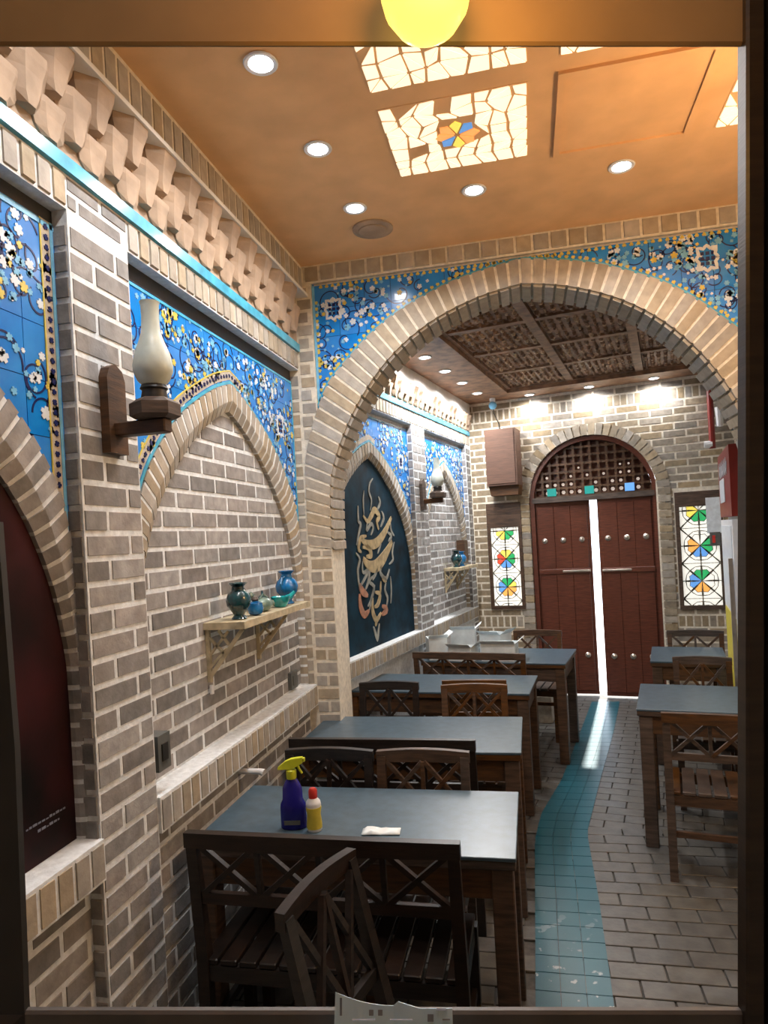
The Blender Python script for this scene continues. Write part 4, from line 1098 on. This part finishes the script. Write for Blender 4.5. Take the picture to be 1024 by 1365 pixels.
def jug_at(p, sc, m, label, handles=1, rz=0, prof=None):
    T = thing('pottery_jug', label, 'jug', p, rz)
    pr = prof or [(.028,0),(.034,.004),(.022,.018),(.030,.032),(.050,.06),(.054,.085),(.044,.11),(.028,.125),(.026,.14),(.042,.155),(.038,.156),(.02,.14)]
    MB().lathe([(r*sc, z*sc) for r, z in pr], seg=22).obj('body', m, T, True)
    for k in range(handles):
        s_ = 1 if k == 0 else -1
        MB().tube([(s_*.030*sc,0,.128*sc),(s_*.060*sc,0,.125*sc),(s_*.078*sc,0,.10*sc),(s_*.066*sc,0,.075*sc),(s_*.048*sc,0,.068*sc)], .006*sc, 8).obj('handle', m, T, True)
    return T
xs = -1.2-.078+.09
jug_at((xs+.02, 2.56, ZS), .95, TEALP, 'dark teal footed jug with handle at the near end of the shelf', 1, pi/2)
T = thing('round_pot', 'small bright blue round pot beside the dark teal jug', 'pot', (xs+.04, 2.68, ZS))
MB().lathe([(.012,0),(.028,.008),(.036,.03),(.030,.052),(.012,.062)], seg=20).obj('body', BLUEP, T, True)
MB().lathe([(.012,.060),(.016,.068),(.010,.078),(.002,.08)], seg=12).obj('stopper', WOODM, T, True)
def lying(p, sc, m, label, rz, cat='ewer'):
    T = thing('lying_ewer', label, cat, p, rz)
    Mx = Matrix.Rotation(pi/2, 4, 'Y'); 
    b = MB().lathe([(.006,-.09),(.012,-.07),(.022,-.05),(.036,-.02),(.038,.01),(.026,.045),(.012,.06),(.016,.075)], seg=18); b.v = [(Mx @ v)*sc+Vector((0,0,.038*sc)) for v in b.v]
    b.obj('body', m, T, True)
    MB().tube([(-.03*sc,0,.07*sc),(0,0,.092*sc),(.035*sc,0,.07*sc)], .005*sc, 7).obj('handle', m, T, True)
    return T
lying((xs+.02, 2.82, ZS), .85, SAGEP, 'sage green ewer lying on its side in the middle of the shelf', 1.3)
lying((xs-.03, 2.93, ZS), .9, TEALP, 'dark teal ewer lying behind the sage one', 1.9)
T = thing('oil_lamp_dish', 'turquoise spouted dish towards the far end of the shelf', 'dish', (xs+.03, 3.00, ZS), 1.2)
MB().lathe([(.02,0),(.03,.006),(.042,.03),(.046,.05),(.042,.05),(.02,.02)], seg=20).obj('bowl', TURQP, T, True)
MB().tube([(.035,0,.035),(.07,0,.045),(.10,0,.062)], [.016,.012,.008], 8).obj('spout', TURQP, T, True)
T = thing('small_figurine', 'small sage green bird figurine on the shelf against the bricks', 'figurine', (xs-.05, 2.85, ZS), 1.2)
MB().lathe([(.012,0),(.02,.01),(.024,.03),(.014,.05),(.010,.06),(.014,.072),(.008,.085),(.001,.088)], seg=14).obj('body', SAGEP, T, True)
MB().tube([(.008,0,.075),(.028,0,.072)], [.005,.001], 6).obj('beak', SAGEP, T)
jug_at((xs+.01, 3.15, ZS), 1.05, BLUEP, 'bright blue two handled vase at the far end of the shelf', 2, pi/2)
shelf(F_FAR, 6.25, 6.93, 1.42, -.078, .16, 'small cream shelf with lattice bracket in the rear brick bay', brk=(.02, .40))
q = F_FAR(6.40, 1.42, .01); jug_at(q, 1.05, TEALP, 'teal jug at the near end of the small rear shelf', 1, pi/2-G)
q = F_FAR(6.58, 1.42, .01); jug_at(q, .95, BLUEP, 'blue jug at the far end of the small rear shelf', 1, -pi/2-G)
T = thing('meter_box', 'brown upright wooden box fixed in the rear brick bay above the shelf', 'box')
MB().fbox(F_FAR, 6.72, 6.86, 1.46, 1.68, -.078, -.0).obj('case', WOODM, T); MB().fbox(F_FAR, 6.73, 6.85, 1.47, 1.67, .0, .006).obj('lid', WOODM, T)
T = thing('socket_plate', 'dark grey socket plate on the bricks above the near end of the sill', 'socket')
MB().fbox(F_LEFT, 1.955, 2.03, 1.03, 1.145, -.075, .004).obj('plate', GREYP, T); MB().fbox(F_LEFT, 1.975, 2.01, 1.06, 1.115, .004, .008).obj('switch_rocker', BLACK, T)
T = thing('socket_plate', 'small grey socket plate at the far end of the brick bay beside the arch pier', 'socket')
MB().fbox(F_LEFT, 3.36, 3.46, .97, 1.06, -.08, -.06).obj('plate', GREYP, T); MB().fbox(F_LEFT, 3.385, 3.435, .99, 1.04, -.06, -.056).obj('switch_rocker', GREYP, T)
tag(MB().tube([F_LEFT(2.63, .80, -.04), F_LEFT(2.63, .80, .055), F_LEFT(2.63, .795, .07)], [.012, .012, .016], 10).obj('pipe_stub', WPLAST), 'short white pipe stub sticking out of the wall over the nearest table', 'pipe')

# ================================================================== FURNITURE
def table(label, x0, x1, y0, y1, place=None, wood=WOODM, z=.75, group=None):
    """local: x0..x1 by y0..y1, placed by the matrix (location, rz)"""
    loc, rz = place if place else ((0, 0, 0), 0)
    cx, cy = (x0+x1)/2, (y0+y1)/2
    base = Vector(loc) + Matrix.Rotation(rz, 3, 'Z') @ Vector((cx, cy, 0))
    T = thing('dining_table', label, 'table', base, rz)
    hx_, hy = (x1-x0)/2, (y1-y0)/2
    MB().cbox(-hx_, hx_, -hy, hy, z-.012, z, .002).obj('table_top', SLATE, T)
    MB().cbox(-hx_+.002, hx_-.002, -hy+.002, hy-.002, z-.04, z-.012, .003).obj('top_edging', wood, T)
    for s_ in (-1, 1):
        MB().cbox(-hx_+.05, hx_-.05, s_*(hy-.035)-.012, s_*(hy-.035)+.012, z-.14, z-.04, .003).obj('apron', wood, T)
        MB().cbox(s_*(hx_-.035)-.012, s_*(hx_-.035)+.012, -hy+.05, hy-.05, z-.14, z-.04, .003).obj('apron', wood, T)
        for t_ in (-1, 1):
            xx, yy = s_*(hx_-.045), t_*(hy-.045)
            MB().cbox(xx-.034, xx+.034, yy-.034, yy+.034, 0, z-.04, .004).obj('leg', wood, T)
    return T
table('nearest dining table with the spray bottle on it', -1.17, -.09, 2.07, 2.61, wood=WOODM)
table('second dining table from the front on the left', -1.17, -.085, 3.07, 3.67, wood=WOODM)
p = Vector((-.02, 4.45, 0)); table('third dining table on the left, just behind the arch', -1.20, 0, -.27, .27, ((p.x, p.y, 0), -math.radians(6)))
p = far(0, 0); table('fourth dining table on the left with white boxes on it', -1.87, -.74, 5.06, 5.70, ((0,0,0), -G))
table('right dining table nearest the viewer', -.205, .60, 3.86, 4.48, ((0,0,0), -G))
table('right dining table near the door', -.165, .345, 5.22, 5.85, ((0,0,0), -G))

def seat_thing(w_, label, loc, rz, wood=WOOD, bench=False, recline=.05, group=None, top=.86, bays=2, backh=.205, rail=.046):
    """local: sitter faces +y, the back is at y=0, seat runs to y=.36"""
    T = thing('lattice_bench' if bench else 'lattice_chair', label, 'bench' if bench else 'chair', loc, rz, group)
    d = .335; sz = .44; k = lambda z: -(z-sz)*recline if z > sz else (z-sz)*-.0     # y of the back at height z
    Y = lambda z: -(max(0, z-sz))*recline*2
    for s_ in (-1, 1):
        x = s_*(w_/2-.02)
        b = MB(); b.hexa([(x-.019,-.019,0),(x+.019,-.019,0),(x+.019,.019,0),(x-.019,.019,0),(x-.019,-.019,sz),(x+.019,-.019,sz),(x+.019,.019,sz),(x-.019,.019,sz)])
        b.hexa([(x-.019,-.019,sz),(x+.019,-.019,sz),(x+.019,.019,sz),(x-.019,.019,sz),(x-.017,Y(top)-.013,top-.02),(x+.017,Y(top)-.013,top-.02),(x+.017,Y(top)+.013,top-.02),(x-.017,Y(top)+.013,top-.02)])
        b.obj('leg', wood, T)
        MB().hexa([(x-.017,d-.036,0),(x+.017,d-.036,0),(x+.017,d-.002,0),(x-.017,d-.002,0),(x-.019,d-.04,sz-.02),(x+.019,d-.04,sz-.02),(x+.019,d,sz-.02),(x-.019,d,sz-.02)]).obj('leg', wood, T)
        MB().bar((x, .015, .20), (x, d-.03, .20), .018, .028).obj('stretcher', wood, T)
        MB().bar((x, .015, sz-.045), (x, d-.03, sz-.045), .02, .05).obj('seat_rail', wood, T)
    MB().bar((-w_/2+.03, .0, .23), (w_/2-.03, .0, .23), .018, .028).obj('stretcher', wood, T)
    MB().bar((-w_/2+.03, d-.02, sz-.045), (w_/2-.03, d-.02, sz-.045), .02, .05).obj('seat_rail', wood, T)
    MB().bar((-w_/2+.03, .0, sz-.045), (w_/2-.03, .0, sz-.045), .02, .05).obj('seat_rail', wood, T)
    ns = max(5, round(w_/.065)); sw = (w_-.01)/ns
    for i in range(ns): MB().cbox(-w_/2+.005+i*sw+.005, -w_/2+.005+(i+1)*sw-.005, -.01, d+.012, sz-.018, sz, .003).obj('seat_slat', wood, T)
    # curved top rail
    b = MB(); n = 8
    for i in range(n):
        def sec(f):
            x = -w_/2+w_*f; bow = -.016*sin(pi*f); zt = top+.006*sin(pi*f)
            return [(x, Y(top)-.017+bow, top-rail), (x, Y(top)+.012+bow, top-rail), (x, Y(top)+.012+bow, zt), (x, Y(top)-.017+bow, zt)]
        p, q = sec(i/n), sec((i+1)/n); b.hexa([p[0], q[0], q[1], p[1], p[3], q[3], q[2], p[2]])
    b.obj('top_rail', wood, T)
    zl = top-backh; MB().bar((-w_/2+.03, Y(zl), zl-.01), (w_/2-.03, Y(zl), zl-.01), .02, .035).obj('lower_rail', wood, T)
    z0, z1 = zl, top-rail+.004; bw = (w_-.07)/bays
    for i in range(bays):
        xa = -w_/2+.035+i*bw; xb = xa+bw
        MB().bar((xa+.005, Y(z1), z1), (xb-.005, Y(z0), z0), .016, .018, (0,1,0)).obj('lattice_bar', wood, T)
        MB().bar((xb-.005, Y(z1)-.004, z1), (xa+.005, Y(z0)-.004, z0), .016, .018, (0,1,0)).obj('lattice_bar', wood, T)
        if i: MB().bar((xa, Y(z1), z1), (xa, Y(z0), z0), .016, .020, (0,1,0)).obj('lattice_post', wood, T)
    return T
# left row (near frame: facing +y = rz 0; facing -y = rz pi)
seat_thing(.86, 'long dark bench with lattice back at the near side of the nearest table', (-.67, 1.97, 0), 0, WOOD, True, bays=4)
seat_thing(.385, 'dark lattice chair behind the nearest table, by the wall', (-.875, 2.69, 0), pi, WOOD)
seat_thing(.385, 'dark lattice chair behind the nearest table, on the aisle side', (-.475, 2.69, 0), pi, WOODM)
seat_thing(.84, 'long dark bench at the near side of the second table', (-.69, 2.94, 0), 0, WOOD, True, bays=4)
seat_thing(.37, 'black lattice chair behind the second table, by the wall', (-.885, 3.99, 0), pi, WOOD)
seat_thing(.385, 'brown lattice chair behind the second table, on the aisle side', (-.36, 3.90, 0), pi, WOODM)
seat_thing(.385, 'brown lattice chair at the near side of the third table', (-.37, 4.12, 0), 0, WOODM)
p = far(-1.415, 4.88); seat_thing(.86, 'long brown bench between the third and fourth tables', p, -G, WOODM, True, bays=4)
p = far(-1.10, 5.92); seat_thing(.42, 'brown lattice chair behind the fourth table next to the white boxes', p, pi-G, WOODM)
# stray chair in front
seat_thing(.36, 'dark lattice chair turned sideways in front of the nearest bench', (-.495, 1.665, 0), -pi/2-.24, WOOD, recline=.11, backh=.31)
# right side
p = far(.135, 3.545); seat_thing(.42, 'brown slatted chair pushed towards the nearest right table', p, -G, WOODM, top=.83)
p = far(.16, 4.76); seat_thing(.35, 'brown lattice chair behind the nearest right table', p, pi-G, WOODM)
p = far(.16, 5.93); seat_thing(.42, 'brown lattice chair behind the rear right table, against the end wall', p, pi-G, WOODM)

# ================================================================== THINGS ON THE TABLES
T = thing('spray_bottle', 'dark blue spray bottle with a yellow trigger head on the nearest table', 'bottle', (-.855, 2.23, .75), .15)
def oval(b, prof, kx, ky, seg=20):
    k0 = len(b.v); b.lathe(prof, seg=seg)
    for i in range(k0, len(b.v)): v = b.v[i]; b.v[i] = Vector((v.x*kx, v.y*ky, v.z))
    return b
oval(MB(), [(.042,0),(.046,.004),(.046,.07),(.044,.085),(.036,.10),(.034,.14),(.022,.165),(.015,.172),(.015,.18)], 1.0, .62).obj('bottle_body', COBALTP, T, True)
MB().lathe([(.017,.172),(.018,.176),(.018,.20),(.014,.204)], seg=16).obj('collar', YELP, T, True)
b = MB()
sec = [(-.046,.205,.212,.008),(-.02,.206,.232,.012),(.0,.206,.240,.013),(.022,.215,.243,.012),(.042,.226,.245,.010)]
vs = []
for (x, za, zb, hw) in sec: vs += [(x,-hw,za),(x,hw,za),(x,hw*.8,zb),(x,-hw*.8,zb)]
b.add(vs, [(0,1,2,3),(19,18,17,16)]+[(4*i+j, 4*i+(j+1)%4, 4*i+4+(j+1)%4, 4*i+4+j) for i in range(4) for j in range(4)])
b.obj('spray_head', YELP, T); MB().tube([(.022,0,.222),(.027,0,.205),(.038,0,.188)], [.006,.005,.004], 8).obj('trigger', YELP, T)
MB().cbox(.042, .050, -.007, .007, .228, .243, .002).obj('nozzle', YELP, T)
MB().fbox(Frame((0,-.0285,0),0), -.028, .028, .02, .035, 0, .0012).obj('label_band', GREYP, T)
T = thing('sauce_bottle', 'small yellow labelled bottle with red cap beside the spray bottle', 'bottle', (-.775, 2.215, .75))
MB().lathe([(.024,0),(.026,.004),(.026,.02),(.022,.06),(.026,.088),(.024,.100),(.014,.112),(.013,.118)], seg=20).obj('bottle_body', WPLAST, T, True)
MB().lathe([(.0265,.010),(.0270,.022),(.0232,.055),(.0268,.080),(.0262,.082)], seg=20).obj('yellow_label', LABY, T, True)
MB().lathe([(.015,.112),(.015,.138),(.010,.145),(.002,.146)], seg=14).obj('red_cap', REDP, T, True)
T = thing('wet_cloth', 'small crumpled pale cloth lying at the front edge of the nearest table', 'cloth', (-.54, 2.215, .75), .1)
b = MB(); n = 9; vs = [((i/(n-1)-.5)*.13, (j/5-.5)*.05, .004+.012*random.random()*(1 if 0 < i < n-1 and 0 < j < 5 else .1)) for j in range(6) for i in range(n)]
b.add(vs, [(j*n+i, j*n+i+1, (j+1)*n+i+1, (j+1)*n+i) for j in range(5) for i in range(n-1)]); o = b.obj('cloth_fold', CARD, T, True); o.modifiers.new('t', 'SOLIDIFY').thickness = .003
# white cartons piled on table four
def carton(s_, t_, z, w_, d_, h_, rz, tilt, label, flap=True):
    T = thing('open_carton', label, 'box', far(s_, t_, z), -G+rz, 'white card cartons on the fourth table'); T.rotation_euler = (tilt, 0, -G+rz)
    b = MB(); e = .004
    b.box(-w_/2, w_/2, -d_/2, d_/2, 0, e)
    b.box(-w_/2, w_/2, -d_/2, -d_/2+e, e, h_); b.box(-w_/2, w_/2, d_/2-e, d_/2, e, h_); b.box(-w_/2, -w_/2+e, -d_/2+e, d_/2-e, e, h_); b.box(w_/2-e, w_/2, -d_/2+e, d_/2-e, e, h_)
    b.obj('carton_body', CARD, T)
    if flap:
        MB().hexa([(-w_/2,-d_/2,h_),(w_/2,-d_/2,h_),(w_/2,-d_/2-.05,h_+.03),(-w_/2,-d_/2-.05,h_+.03),(-w_/2,-d_/2,h_+.003),(w_/2,-d_/2,h_+.003),(w_/2,-d_/2-.05,h_+.033),(-w_/2,-d_/2-.05,h_+.033)]).obj('flap', CARD, T)
        MB().hexa([(w_/2,-d_/2,h_),(w_/2,d_/2,h_),(w_/2+.05,d_/2,h_+.04),(w_/2+.05,-d_/2,h_+.04),(w_/2,-d_/2,h_+.003),(w_/2,d_/2,h_+.003),(w_/2+.05,d_/2,h_+.043),(w_/2+.05,-d_/2,h_+.043)]).obj('flap', CARD, T)
    return T
carton(-1.775, 5.20, .75, .15, .16, .17, .5, 0, 'tall white carton at the wall end of the fourth table')
carton(-1.53, 5.135, .75, .20, .14, .11, -.2, 0, 'low white carton in the middle of the pile')
carton(-1.255, 5.20, .75, .26, .18, .13, .05, 0, 'widest white carton at the aisle end of the pile')
carton(-1.63, 5.50, .75, .20, .18, .20, .2, 0, 'white carton at the back of the pile with raised flaps')
carton(-1.36, 5.50, .75, .20, .18, .16, -.3, 0, 'white carton behind the widest one')
T = thing('floor_carton', 'pale cardboard carton on the floor behind the fourth table', 'box', far(-1.14, 6.22, 0), -G)
MB().cbox(-.10, .10, -.09, .09, 0, .24, .003).obj('carton_body', mat('buff_card', (.42, .36, .28), .8), T)
MB().box(-.10, .10, -.012, .012, .24, .242).obj('tape_strip', CARD, T)
